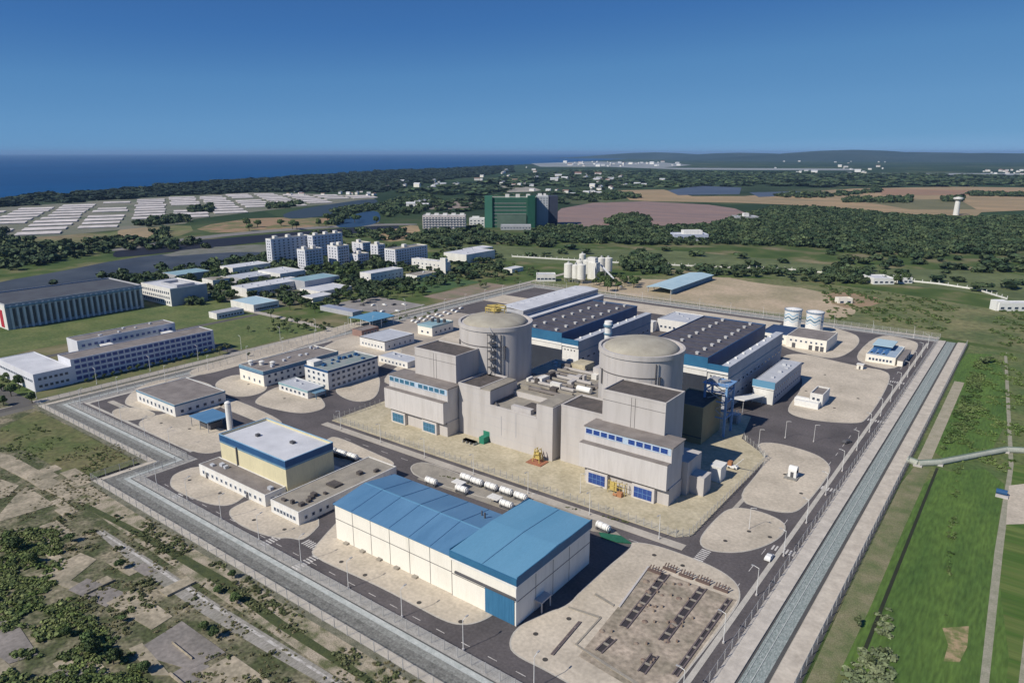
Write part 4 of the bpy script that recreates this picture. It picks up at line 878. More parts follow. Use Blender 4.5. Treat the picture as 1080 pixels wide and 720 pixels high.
# white equipment house and skid on the tan yard
nx, ny = P(864, 432)
T = Thing('compressor_house', 'white equipment house with open roof tray on the large tan yard', 'equipment house', (nx-4, ny+8, .2))
T.part('wall', B(nx-6, nx+.2, ny+4, ny+18, .15, 6.0), white); T.part('roof_tray', MB().ring(nx-6, nx+.2, ny+4, ny+18, 6, 6.8, .4), white); T.part('roof', B(nx-5.5, nx-.3, ny+4.5, ny+17.5, 6, 6.1), brown_roof)
T.part('window', B(nx-4.8, nx-3.6, ny+3.92, ny+4, 3.4, 4.6), glass); T.part('window', B(nx-2.6, nx-1.2, ny+3.92, ny+4, 3.0, 4.4), glass)
T.part('lower_unit', B(nx-12, nx-.5, ny-1, ny+3.8, .15, 3.2), whitepaint); T.part('generator', MB().box(nx-13.5, nx-7, ny+4.2, ny+8, .2, 2.6), whitepaint); T.part('pipework', MB().tube((nx-12, ny+1, 3.5), (nx-1, ny+1, 3.5), .3, 6).tube((nx-12, ny+2.6, 3.5), (nx-4, ny+2.6, 3.5), .25, 6), steel)
# small white kiosk
x, y = P(836, 503); T = Thing('kiosk', 'small white rounded kiosk on a grid base, on the tan island right of the apron', 'kiosk', (x, y, .2)); T.part('body', MB().box(x-1.6, x+1.6, y-1.6, y+1.6, .6, 3.6).tube((x-1.6, y, 3.5), (x+1.6, y, 3.5), 1.5, 12), whitepaint); T.part('base', B(x-2.6, x+2.4, y-3.6, y+2, .18, .6), gravel); T.part('door', B(x-.6, x+.6, y-1.66, y-1.6, .6, 2.8), darksteel)

# ---------------------------------------------------------------- gas trailers, vehicles
def trailer_proto():
    t = Thing('tube_trailer', 'x', 'trailer', (0, 0, 0)); t.loc = None
    t.part('tank', MB().tube((-2.5, 0, 1.9), (2.5, 0, 1.9), 1.15, 14).tube((-2.8, 0, 1.9), (-2.5, 0, 1.9), .7, 12).tube((2.5, 0, 1.9), (2.8, 0, 1.9), .7, 12), whitepaint)
    t.part('cradle', MB().box(-2.6, 2.6, -.9, .9, .1, .75).box(-2.0, -1.6, -1.1, 1.1, .35, 1.5).box(1.6, 2.0, -1.1, 1.1, .35, 1.5), darksteel)
    for a in (-1.8, 0, 1.8): t.part('strap', MB().tube((a-.12, 0, 1.9), (a+.12, 0, 1.9), 1.2, 14), steel)
    return t.o
tp = trailer_proto(); used = False
for (px, py, lb) in ((492, 507.5, 'first in the back row behind the warehouse, at its left end'), (503, 512, 'second in the back row behind the warehouse'), (518, 517, 'third in the back row behind the warehouse'), (534, 522, 'fourth in the back row behind the warehouse'), (549, 527.5, 'last of the back row, beside the tall warehouse end'),
    (455, 511.5, 'alone at the left end of the front row'), (487, 520, 'second in the front row, over a dark pit'), (534, 536, 'at the right end of the front row, half hidden by the roof'), (636, 560, 'beside the green netting right of the warehouse')):
    x, y = P(px, py); lab = 'white cylindrical tank, ' + lb
    if not used: tp.location = (x, y, .1); tag(tp, lab, group='white tanks behind the warehouse'); used = True
    else: dup(tp, (x, y, .1), 0 if px != 636 else R(-8), label=lab, group='white tanks behind the warehouse')
struct('tank_pad', MB().prism([P(478, 500), P(556, 524), P(546, 542), P(440, 505), P(452, 496)], .06, .13), conc_roof)
struct('tank_pad', MB().prism([P(556, 524), P(640, 552), P(655, 565), P(625, 560), P(546, 532)], .06, .128), conc_roof)
x, y = P(484, 515); T = Thing('canopy', 'small white slab canopy between the tank rows behind the warehouse, left one', 'canopy', (x, y, 0)); T.part('roof', B(x-2.5, x+2.5, y-1.6, y+1.6, 2.6, 2.9), white); [T.part('post', B(x+a-.1, x+a+.1, y-.1, y+.1, .1, 2.6), steel) for a in (-2, 2)]
x, y = P(522, 531); T = Thing('canopy', 'small white slab canopy near the tall end of the warehouse roof, right one', 'canopy', (x, y, 0)); T.part('roof', B(x-2.5, x+2.5, y-1.8, y+1.8, 2.6, 2.9), white); [T.part('post', B(x+a-.1, x+a+.1, y-.1, y+.1, .1, 2.6), steel) for a in (-2, 2)]
x, y = P(658, 570); tag(MB().prism([(x-9, y-1), (x-2, y+1.5), (x+3, y-.5), (x-1, y-2.6), (x-7, y-3)], .2, .6).obj('netting', mat('dark_netting', (.015, .10, .06), (.02, .13, .08), .6)), 'dark green netting heap beside the warehouse corner', 'netting')
x0, y0 = P(356, 497); 
for k in range(3):
    x, y = P(350+k*11, 478+k*3.6)
    dup(tp, (x, y, .1), 0, label='white cylindrical tank behind the yellow building, ' + ['nearest its corner', 'in the middle of three', 'farthest from its corner'][k], group='white tanks behind the yellow building')

def car_mesh(col, L=4.5, Wd=1.85):
    T = Thing('parked_car', 'x', 'car', (0, 0, 0)); T.loc = None
    prof = [(-L/2, .35), (L/2, .35), (L/2, .75), (L/2-.9, .92), (L/2-1.6, 1.42), (-L/2+1.0, 1.45), (-L/2+.3, .98), (-L/2, .9)]
    n = len(prof); v = [(x, -Wd/2*(1 if z < 1 else .86), z) for x, z in prof] + [(x, Wd/2*(1 if z < 1 else .86), z) for x, z in prof]
    T.part('body', MB().add(v, [list(range(n)), [i+n for i in range(n)][::-1]] + [(i, i+n, (i+1) % n+n, (i+1) % n) for i in range(n)]), col)
    T.part('windscreen', MB().box(L/2-1.5, L/2-1.0, -Wd/2*.8, Wd/2*.8, .98, 1.3), glass)
    for a in (-L/2+.85, L/2-.85):
        for b in (-Wd/2, Wd/2): T.part('wheel', MB().tube((a, b-.1, .33), (a, b+.1, .33), .33, 10), darksteel)
    return T.o
car_w = car_mesh(whitepaint); car_d = car_mesh(darksteel)
x, y = P(893, 467); car_d.location = (x, y, .06); car_d.rotation_euler[2] = R(65); tag(car_d, 'dark car standing alone on the asphalt in front of the tan yard', group='cars')
x, y = P(811, 589); car_w.location = (x, y, .06); car_w.rotation_euler[2] = R(90); tag(car_w, 'white car on the right hand plant road near the crosswalk', group='cars')
for k in range(9):
    x, y = P(384+ (k % 5)*11, 322+(k//5)*7); dup(car_w if k % 3 else car_d, (x+random.uniform(-2, 2), y+random.uniform(-2, 2), .07), R(90)*(k % 2), label='pale car in the outside car park beyond the left fence' if k % 3 else 'dark car in the outside car park beyond the left fence', group='cars in the outside car park')
for k in range(13):
    x, y = P(436+k*4.2, 339-k*1.1+(k % 2)*2.5); dup(car_w, (x, y, .07), R(90), label='%s white car from the left in the row beside the outer lawn' % ORD[k], group='cars in the row outside the left fence')

# ---------------------------------------------------------------- transformer beds at the lower right
dirt = mat('bed_soil', (0.42, 0.35, 0.28), (0.24, 0.21, 0.16), 0.13, fine=.3, fscale=.7, detail=9)
bed = PP((683, 598), (777, 633), (715, 718), (690, 740), (610, 692), (652, 640))
struct('excavated_bed', MB().prism(bed, .05, .215), dirt)
struct('low_wall', MB().prism(PP((683, 598), (685, 598), (654, 641), (652, 640)), .2, .5), conc)
for pts in ([(633, 651), (634.5, 652), (609, 680), (607.5, 679)], [(600, 640), (634, 651), (632, 652.5), (599, 641.5)], [(607, 679), (640, 700), (680, 725), (678, 727), (638, 702), (606, 680)], [(628, 626), (648, 638), (647, 640), (627, 628)]): struct('low_wall', MB().prism(PP(*pts), .19, .42), conc_roof)
def trench(a, b, lab, w_=1.7):
    (x0, y0), (x1, y1) = P(*a), P(*b); cx_, cy_ = (x0+x1)/2, (y0+y1)/2
    T = Thing('cable_trench', lab, 'trench', (cx_, cy_, .2)); d = math.hypot(x1-x0, y1-y0); ux, uy = (x1-x0)/d, (y1-y0)/d; px_, py_ = -uy, ux
    q = lambda s, t: (x0+ux*s+px_*t, y0+uy*s+py_*t)
    T.part('pit', MB().prism([q(0, -w_/2), q(d, -w_/2), q(d, w_/2), q(0, w_/2)], .2, .24), mat('pit_dark', (.05, .045, .05)))
    T.part('kerb', MB().prism([q(-.4, w_/2), q(d+.4, w_/2), q(d+.4, w_/2+.4), q(-.4, w_/2+.4)], .2, .42).prism([q(-.4, -w_/2-.4), q(d+.4, -w_/2-.4), q(d+.4, -w_/2), q(-.4, -w_/2)], .2, .5), mat('trench_kerb', (.16, .13, .13)))
    for k in range(int(d/4.5)):
        T.part('cross_beam', MB().prism([q(3+k*4.5, -w_/2), q(3.6+k*4.5, -w_/2), q(3.6+k*4.5, w_/2), q(3+k*4.5, w_/2)], .25, .5), conc_roof)
trench((658, 661), (702, 606), 'long dark open trench nearest the warehouse, in the excavated bed'); trench((699, 676), (741, 621), 'long dark open trench in the middle of the excavated bed')
trench((632, 687), (646, 674), 'short dark trench at the lower left of the excavated bed', 1.5); trench((677, 709), (690, 692), 'short dark trench at the lower edge of the excavated bed', 1.5)
trench((712, 712), (769, 633), 'narrow dark trench along the right edge of the excavated bed', .8)
trench((583, 690), (611, 657), 'slim dark slot in the tan paving left of the excavated bed', .12)
for k, (px, py) in enumerate(((690, 604), (706, 602), (723, 609), (741, 615), (760, 623))):
    x, y = P(px, py); T = Thing('pipe_stand', 'rusty pipe stand at the head of the trenches, number %s from the warehouse side' % ['one', 'two', 'three', 'four', 'five'][k], 'pipe stand', (x, y, .2)); f = MB()
    f.box(x-2.2, x+2.2, y-.3, y+.3, .2, .9)
    for q in range(5): f.tube((x-1.8+q*.9, y, .5), (x-1.8+q*.9+.4, y+.8, 2.0+.3*(q % 2)), .2, 5)
    T.part('pipes', f, mat('rusty_dark', (.14, .10, .09)))
hp = MB(); rs = random.Random(3); bp_ = PP((683, 600), (775, 634), (715, 716), (615, 690), (655, 642))
for k in range(60):
    x, y = rs.uniform(-95, -45), rs.uniform(120, 190)
    if not inside(x, y, bp_): continue
    r = rs.uniform(.4, 1.3); hp.cyl(x, y, .2, .2+r*.45, r, r*.3, 7)
    hp.box(x+2, x+2.5, y+1, y+1.5, .2, .9)
tag(hp.obj('spoil_heaps', mat('dark_soil', (.17, .12, .10), (.28, .23, .18), .5)), kind='stuff')
# ---------------------------------------------------------------- pipeline across the field, water tower
T = Thing('field_conduit', 'pale raised conduit crossing the green field from the trough to the right edge', 'conduit', (-10, 330, 0))
pts = PP((957, 487), (968, 491), (990, 490), (1060, 476.5), (1110, 479)); mb = MB(); top = MB()
for i in range(len(pts)-1): mb.tube((*pts[i], 1.0), (*pts[i+1], 1.0), 1.25, 10); top.tube((pts[i][0], pts[i][1]+.9, 1.7), (pts[i+1][0], pts[i+1][1]+.9, 1.7), .7, 8)
T.part('pipe', mb, mat('pale_green_concrete', (.42, .44, .38), (.34, .36, .31), .4)); T.part('casing', top, mat('green_grey_casing', (.14, .19, .15)))
for p in pts[1:-1]: T.part('support', B(p[0]-1.6, p[0]+1.6, p[1]-1.6, p[1]+1.6, 0, .7), conc)
x, y = P(1008, 227); T = Thing('water_tower', 'white mushroom-topped water tower standing alone in the far tan fields', 'water tower', (x, y, 0))
T.part('shaft', MB().cyl(x, y, 0, 30, 5.5, 4.5, 20), white); T.part('bowl', MB().lathe(x, y, [(4.5, 29), (9, 33), (9, 35.5), (.3, 37.5)], 24), white)
x, y = P(1077, 528); T = Thing('pump_unit', 'small blue-grey pump unit on the concrete pad at the right edge', 'pump', (x-6, y, .1)); T.part('base', B(x-8, x-4, y-2, y+2, .1, .8), conc); T.part('motor', MB().tube((x-8, y, 1.8), (x-4.5, y, 1.8), 1.0, 10), blue_band)

# ---------------------------------------------------------------- fences and lamps
post_me = MB().box(-.08, .08, -.08, .08, 0, 3.2).mesh('fence_post', steel)
wpost_me = MB().box(-.2, .2, -.2, .2, 0, 3.4).mesh('fence_post', whitepaint)
def fence(p, q, label, sp=5.0, h=3.0, me=None, m=None, group='chain link perimeter fences', name='fence'):
    L = math.hypot(q[0]-p[0], q[1]-p[1]); a = math.atan2(q[1]-p[1], q[0]-p[0]); n = max(2, int(L/sp)); n = min(n, 99)
    T = Thing(name, label, 'fence', ((p[0]+q[0])/2, (p[1]+q[1])/2, .05), group, rot=a); T.loc = None
    T.part('mesh_panel', B(-L/2, L/2, -.03, .03, 0.1, h), m or fence_mesh)
    T.part('rail', B(-L/2, L/2, -.03, .03, h, h+.05), steel)
    for k in range(n+1): T.inst('fence_post', me or post_me, (-L/2 + k*L/n, 0, 0))
    return T
sides = ['front', 'short jog of the front', 'front left stretch of the', 'left side', 'back']
Iin, Iout = offset(INNER, -.4), offset(INNER, 11.1)
for i in range(5):
    fence(Iin[i], Iin[i+1], 'inner chain link fence along the %s boundary of the plant' % ['front', 'short front jog', 'front left', 'left', 'back'][i], sp=4.6)
    fence(Iout[i], Iout[i+1], 'outer chain link fence along the %s boundary of the plant' % ['front', 'short front jog', 'front left', 'left', 'back'][i], sp=5.2)
fence((-48.9, 90), (-48.9, 550), 'inner chain link fence between the right plant road and the stone trough')
fence((-31.6, 90), (-31.6, 552), 'outer chain link fence on the bank right of the stone trough')
na = [(-259.5, 232), (-261.5, 204), (-84, 203.2), (-80.5, 206), (-79.5, 284), (-95, 300)]
for i in range(5): fence(na[i], na[i+1], ['white railing at the left end of the nuclear apron', 'long white railing along the front of the nuclear apron', 'short corner railing at the near right of the nuclear apron', 'white railing down the right side of the nuclear apron', 'slanting railing at the far right of the nuclear apron'][i], 3.0, 2.4, group='railings round the nuclear apron')
far_f = PP((540, 271), (650, 277.5), (740, 281.5), (835, 285), (900, 291), (990, 300), (1030, 306), (1062, 316))
for i in range(len(far_f)-1): fence(far_f[i], far_f[i+1], 'stretch of white posted boundary wall across the meadow, %s' % ['behind the silo yard', 'beyond the blue shed', 'beyond the dark hedge', 'right of the dark hedge', 'by the white roadside houses', 'in the right part of the meadow', 'ending at the white block at the right edge'][i], 7.0, 1.6, wpost_me, white, 'white boundary wall', name='boundary_wall')

def lamp_proto():
    t = Thing('street_lamp', 'x', 'street lamp', (0, 0, 0)); t.loc = None
    t.part('pole', MB().tube((0, 0, 0), (0, 0, 9), .12, 6, .07), whitepaint); t.part('arm', MB().tube((0, 0, 8.9), (1.5, 0, 9.3), .08, 5), whitepaint); t.part('lamp_head', B(1.2, 2.2, -.18, .18, 9.2, 9.4), steel); t.part('base', MB().cyl(0, 0, 0, .5, .35, n=8), conc)
    return t.o
lp = lamp_proto(); first = True
def lamp(x, y, lab, rz=0, grp='street lamps', s=1.0):
    global first
    if first: lp.location = (x, y, .1); lp.rotation_euler[2] = rz; tag(lp, lab, group=grp); lp.scale = (s, s, s); first = False
    else: dup(lp, (x, y, .1), rz, label=lab, group=grp, scale=(s, s, s))
for k in range(10): lamp(-262+k*22.5, 117.6, '%s street lamp from the left along the front plant road kerb' % ORD[k], R(90), 'lamps along the front road')
for k in range(5): lamp(-380+k*22, 138.8, '%s street lamp from the left corner on the front left stretch' % ORD[k], R(90), 'lamps along the front left stretch')
for k in range(16): lamp(-51.5, 135+k*26, '%s street lamp from the near end of the right road beside the trough' % ORD[k], R(180), 'lamps along the right road')
for k in range(15): lamp(-386, 160+k*26, '%s street lamp from the near end inside the left fence' % ORD[k], 0, 'lamps along the left fence')
for k in range(13): lamp(-375+k*26, 547, '%s street lamp from the left inside the back fence' % ORD[k], R(-90), 'lamps along the back fence')
for k in range(10): lamp(-411, 130+k*30, '%s street lamp from the near end on the verge outside the left fence' % ORD[k], R(180), 'lamps on the outer verge')
for k in range(7): lamp(-250+k*27, 198.5, '%s street lamp from the left between warehouse road and nuclear apron' % ORD[k], R(-90), 'lamps along the middle road')
for px, py in ((828, 462), (858, 466), (800, 471), (790, 558), (612, 520), (561, 542)): lamp(*P(px, py), 'white street lamp on the tan islands right of the reactors' if px > 700 else 'white street lamp on the apron before the right service building', 0, 'lamps right of the reactors' if px > 700 else 'lamps on the apron', .9)
# ---------------------------------------------------------------- buildings outside the fence
def Q(x, y, z=0.0):
    f = -math.sin(YAW)*x + math.cos(YAW)*y; r = math.cos(YAW)*x + math.sin(YAW)*y; u = z - CAMH
    d = f*math.cos(PITCH) - u*math.sin(PITCH); v = f*math.sin(PITCH) + u*math.cos(PITCH)
    return (540 + FPX*r/d, 360 - FPX*v/d)
def bis(fn, a, b):
    fa = fn(a)
    for _ in range(50):
        m = (a+b)/2
        if (fn(m) > 0) == (fa > 0): a = m
        else: b = m
    return (a+b)/2
def plot(near, ty, rx, lx):
    """surveyed box: near corner on the ground, roof row, right and left extents"""
    x1, y0 = P(*near); h = bis(lambda z: Q(x1, y0, z)[1] - ty, 0, 90)
    y1 = bis(lambda y: Q(x1, y, h)[0] - rx, y0, y0+300); x0 = bis(lambda x: Q(x, y0, h)[0] - lx, x1, x1-400)
    return x0, x1, y0, y1, h
def pb(name, label, cat, near, ty, rx, lx, wall, roof, **k):
    x0, x1, y0, y1, h = plot(near, ty, rx, lx)
    kk = dict(k); hm = kk.pop('hmul', 1); return bld(name, label, cat, x0, x1, y0, y1, h*hm, wall, roof, **kk)
# long office by the fence
bld('office_wing', 'low white-roofed wing at the near end of the long office', 'building', -474, -423, 134, 153, 9.6, aptwall, white_roof, par=.4, wins=[W('-y', 20, 5.2, w_=1.4, h_=1.3), W('+x', 6, 2), W('+x', 6, 6)])
T = bld('office_building', 'long three-storey white office with blue window rows outside the left fence', 'building', -440, -423.5, 153.2, 239, 13.2, aptwall, brown_roof, par=.5, wins=[W('+x', 24, 1.4, rows=4, dz=3.2, w_=2.7, h_=1.9, g=blueglass)])
T = bld('office_building', 'second white office bar parallel behind the long one', 'building', -481, -466, 174, 236, 12.6, aptwall, brown_roof, par=.5, wins=[W('+x', 16, 1.6, rows=3, dz=3.6, w_=2, h_=1.6, g=blueglass)], units=5)
for b, l in ((186, 'nearer'), (225, 'farther')): tag(MB().box(-466, -440, b, b+6, 0, 8.5).box(-466, -440, b-.3, b+6.3, 8.5, 8.8).obj('office_link', white), '%s white link block joining the two office bars' % l, 'building')
T = bld('hall', 'large dark-roofed hall with pilasters and white end wall, at the left edge', 'building', -652, -594, 178.5, 277, 18.0, mat('hall_wall', (.36, .38, .40), (.3, .32, .34), .2), mat('slate_roof', (.085, .095, .11), (.065, .07, .085), .1), par=1.2, parm=greywall)
for k in range(23): y = 181+k*4.25; T.part('pilaster', B(-594, -593.2, y, y+1.5, 0, 17.6), mat('pilaster_white', (.66, .68, .68)))
for k in range(22): y = 182.6+k*4.25; T.part('window', B(-594, -593.9, y, y+2.1, 2, 15), glass)
T.part('end_wall', B(-652, -594, 178.2, 178.5, 0, 18), white); T.part('banner', B(-606, -600, 178, 178.2, 1, 14), mat('red_banner', (.45, .03, .05)))
T.part('gutter', B(-593.2, -592.8, 178.5, 277, 16.2, 17.2), bluegrey)
pb('office_building', 'boxy white and grey office with rooftop frame beyond the lawn', 'building', (181.8, 323.3), 305.5, 217.8, 149, greywall, white_roof, par=.8, parm=white, wins=[W('-y', 16, 2, rows=3, dz=4, w_=1.6, h_=2)], units=3, seed=2).part('end_wall', B(-651, -578, 292.0, 292.35, 0, 13.5), white) if False else None
x0, x1, y0, y1, h = plot((181.8, 323.3), 305.5, 217.8, 149)
T = bld('office_building', 'boxy white-fronted office with grey side and rooftop frame, beyond the lawn', 'building', x0, x1, y0, y1, h, greywall, white_roof, par=.8, parm=white)
T.part('front_wall', B(x0, x1, y0-.3, y0-.01, .1, h+.8), white); windows(T, (x0, x1, y0-.3, y1), '-y', 14, 2, 1.6, 2, rows=3, dz=4); T.part('roof_frame', MB().ring(x0+18, x0+45, y0+8, y0+24, h+.2, h+2.4, 1.2), greywall)
def small(name, label, near, ty, rx, lx, wall=white, roof=conc_roof, **k):
    return pb(name, label, 'building', near, ty, rx, lx, wall, roof, **k)
small('shed', 'long dark-walled shed with pale roof behind the boxy office', (186.7, 298), 290.5, 222, 171, greywall, teal_roof, par=.2)
small('canteen', 'light flat-roofed canteen with shaded long side, near the town edge', (261, 314), 305, 322, 244, white, white_roof, par=.4, wins=[W('+x', 20, 2, w_=2.2)], units=7)
small('canteen', 'low white pavilion behind the canteen, nearest the dark river', (246, 290), 283, 285, 232, white, white_roof, par=.4, wins=[W('+x', 8, 2)], units=3)
small('workshop', 'flat grey-roofed workshop between canteen and pavilion', (256, 300), 294, 300, 238, greywall, grey_roof, par=.3, units=4)
small('workshop', 'long thin white workshop behind the arch-roofed hall', (296, 297), 289, 322, 272, white, white_roof, par=.3, units=3)
T = small('sports_hall', 'wide hall with pale teal roof and arched front', (322, 307), 297, 358, 304, greywall, teal_roof, par=.3, wins=[W('+x', 14, 2.2, w_=2)])
small('canopy_building', 'low building with turquoise roof by the outer road', (268, 329), 322, 294, 243, white, palesheet, par=.3, wins=[W('+x', 12, 1.2)])
small('gate_building', 'long low grey-roofed building at the corner of the lawn', (229, 337), 331, 257, 220, white, greywall, par=.3, wins=[W('+x', 8, 1.2)])
small('clinic', 'small white angular building left of the outer car park', (338, 312), 308, 371, 316, white, white_roof, par=.3)
small('car_shed', 'blue-grey roofed parking shed beside the outer car park', (372, 334), 329.5, 381, 337.5, greywall, mat('blue_grey_sheet', (.28, .32, .42)), par=.15)
# apartment slabs
def apt(label, near, ty, rx, lx, fl, n, nl=3, cat='apartment block', pent=3, **k):
    x0, x1, y0, y1, h = plot(near, ty, rx, lx); dz = (h-1)/fl
    while n*fl + nl*fl > 98: n -= 1
    T = bld('apartment_block', label, cat, x0, x1, y0, y1, h, aptwall, conc_roof, par=1.0, parm=white, group=k.get('group'), wins=[W('+x', n, 1.3, rows=fl, dz=dz, w_=2.2, h_=dz*.5, g=glass), W('-y', nl, 1.3, rows=fl, dz=dz, w_=1.4, h_=dz*.5)])
    for j in range(pent):
        b = y0+(j+.5)*(y1-y0)/pent; T.part('stair_head', B(x0+3, x0+7.5, b-2.2, b+2.2, h+.2, h+3.6), white)
    bm = MB()
    for j in range(fl-1): bm.box(x1, x1+.9, y0+1, y1-1, (j+1)*dz-.1, (j+1)*dz+.2)
    T.part('balconies', bm, white)
    return T
g = 'apartment slabs beyond the canteen'
apt('tallest slab block with white end wall, leftmost of the apartment group', (287.8, 280), 253, 326, 280, 9, 9, 2, pent=3, group=g)
apt('tall slab block standing behind the leftmost one and to its right', (331.3, 276), 249.4, 361, 324, 9, 8, 2, pent=3, group=g)
apt('white narrow-fronted tower before the two tall slabs', (323, 286), 264.5, 340, 313, 7, 5, 3, pent=2, group=g)
apt('white narrow-fronted tower in the middle of the group', (357, 282), 260.5, 368, 345, 7, 4, 3, pent=2, group=g)
apt('small white block in front, right of the middle tower', (378, 281), 269, 389, 369, 4, 4, 2, pent=1, group=g)
apt('white block peeking out behind the small front block', (383, 270), 257, 391, 371, 5, 3, 2, pent=1, group=g)
apt('short white-ended block left of the big dormitory', (399, 274.5), 259, 406, 390.5, 5, 3, 2, pent=1, group=g)
apt('wide dormitory block with white end and pale roof rim, rightmost of the group', (417.4, 281), 264, 450.7, 405.4, 6, 12, 4, pent=1, group=g)
small('annex', 'low white annex with shaded bays in front of the wide dormitory', (391.5, 299.5), 289, 425, 379.5, white, white_roof, par=.5, wins=[W('+x', 8, 1.5, rows=2), W('-y', 2, 1.5, rows=2)])
small('school', 'low white L-plan building right of the dormitory', (470, 287), 277, 475, 434, white, white_roof, par=.5, wins=[W('-y', 8, 1.5, rows=2, dz=4)], units=4)
small('stair_tower', 'slim white tower at the right end of the L-plan building', (470, 290), 273, 472, 464, white, white_roof, par=.3)
small('club_house', 'low white club house with dark recess beyond the slim tower', (492, 278), 269, 522, 468, white, white_roof, par=.4, units=5)
# hotel, green hall, tower
def farbox(name, label, x_l, x_r, by, ty, depth, wall, roof, cat='building', **k):
    """far building whose front is square to the view"""
    a, b = P(x_l, by), P(x_r, by); L = math.hypot(b[0]-a[0], b[1]-a[1]); rz = math.atan2(b[1]-a[1], b[0]-a[0]); m = ((a[0]+b[0])/2, (a[1]+b[1])/2)
    h = bis(lambda z: Q(m[0], m[1], z)[1]-ty, 0, 110)
    T = Thing(name, label, cat, (m[0], m[1], 0), rot=rz); T.loc = None; T.h = h; T.L = L
    T.part('wall', B(-L/2, L/2, 0, depth, 0, h), wall); T.part('roof', B(-L/2+.5, L/2-.5, .5, depth-.5, h, h+.3), roof); T.part('parapet', MB().ring(-L/2, L/2, 0, depth, h, h+1.2, .5), k.get('parm', wall))
    if k.get('n'):
        me = win_mesh(k.get('ww', 3), k.get('wh', 1.7), '-y', k.get('g')); f = k['fl']
        for r in range(f):
            for j in range(k['n']): T.inst('window', me, (-L/2+(j+.5)*L/k['n'], -.01, (r+.55)*(h-1)/f))
    return T
T = farbox('hotel', 'six-storey white hotel with balcony grid, standing alone beyond the meadow', 446, 491, 244, 228, 22, mat('hotel_wall', (.60, .55, .54), (.52, .48, .47), .1), white_roof, 'hotel', n=14, fl=6)
for j in range(6): T.part('balcony', B(-T.L/2, T.L/2, -1.2, 0, (j+.2)*(T.h-1)/6, (j+.32)*(T.h-1)/6), white)
for j in range(5): T.part('roof_box', B(-T.L/2+5+j*14, -T.L/2+12+j*14, 6, 14, T.h+.3, T.h+4), white)
T = farbox('lodge', 'small bright white lodge between the hotel and the green-netted building', 495, 511, 240, 231, 20, whitepaint, white_roof, n=4, fl=3); T.part('roof_box', B(-8, 4, 4, 12, T.h, T.h+4), whitepaint)
gnet = mat('green_netting', (0.04, 0.13, 0.09), (0.03, 0.10, 0.07), 0.02, stretch=(1, 1, .3)); gnet2 = mat('pale_green_netting', (0.06, .20, .14), (.05, .17, .12), .02)
T = farbox('building_under_construction', 'large building wrapped in dark green netting under construction', 512, 566, 240, 209, 45, gnet, conc_roof, 'construction site', parm=gnet2)
T.part('stair_core', B(-T.L/2-1, -T.L/2+12, -3, 8, 0, T.h+4), gnet2); T.part('stair_core', B(T.L/2-16, T.L/2-3, -4, 8, 0, T.h+4), mat('deep_green_netting', (.015, .09, .06)))
for j in range(7): T.part('floor_slab', B(-T.L/2+14, T.L/2-18, -.6, 0, 5+j*6, 5.5+j*6), conc)
T.part('lower_scaffold', B(-T.L/2+20, T.L/2-18, -2.5, -.6, 0, 22), mat('grey_green_net', (.12, .18, .14), (.09, .14, .11), .05))
for j in range(3): T.part('roof_box', B(-10+j*18, -3+j*18, 8, 16, T.h, T.h+6), white)
a, b = P(566, 238), P(578, 239)
T = farbox('office_tower', 'grey and dark two-tone tower beside the green-netted building', 566, 578, 238, 207.5, 30, mat('tower_grey', (.50, .53, .56), (.44, .47, .5), .05), white_roof, 'tower', n=4, fl=12, ww=2.5, wh=1.6)
T.part('dark_wing', B(T.L/2+.1, T.L/2+17, 1.5, 30, 0, T.h+1), mat('tower_dark', (.045, .055, .09), (.035, .045, .075), .05)); T.part('roof_box', B(-8, -1, 6, 14, T.h, T.h+5), white); T.part('roof_box', B(2, 6, 6, 14, T.h, T.h+5), white)
farbox('low_block', 'low white block at the foot of the green-netted building', 528, 560, 242.5, 238, 14, greywall, white_roof, n=10, fl=1)
farbox('farm_hall', 'white hall with blue-grey roof among the trees below the red field', 711, 747, 254, 248, 28, mat('blue_white_wall', (.5, .55, .68)), white_roof, n=8, fl=1).part('upper_block', B(-10, 18, 8, 24, 6, 14), white)
farbox('roadside_house', 'bright white flat house left of the white boundary wall', 921, 943, 300, 294.5, 22, whitepaint, white_roof, n=4, fl=1)
farbox('roadside_house', 'second white house partly hidden by a dark tree, right of the first', 948, 962, 299, 294, 16, whitepaint, white_roof, n=3, fl=1)
farbox('pump_station', 'white block with taller left part at the right edge beyond the fence', 1053, 1090, 328, 321, 10, whitepaint, white_roof, n=5, fl=1).part('upper_block', B(-16, -6, 1, 9, 0, 8), whitepaint)
farbox('farm_shack', 'small yellow-white shack on the bare ground right of the striped tanks', 884, 899, 320, 316, 7, cream, tanpave, n=2, fl=1)
farbox('quarry_plant', 'grey cluster of sheds at the right end of the red field', 776, 800, 233, 229, 30, greywall, grey_roof).part('upper_block', B(-6, 4, 4, 14, 0, 14), white)
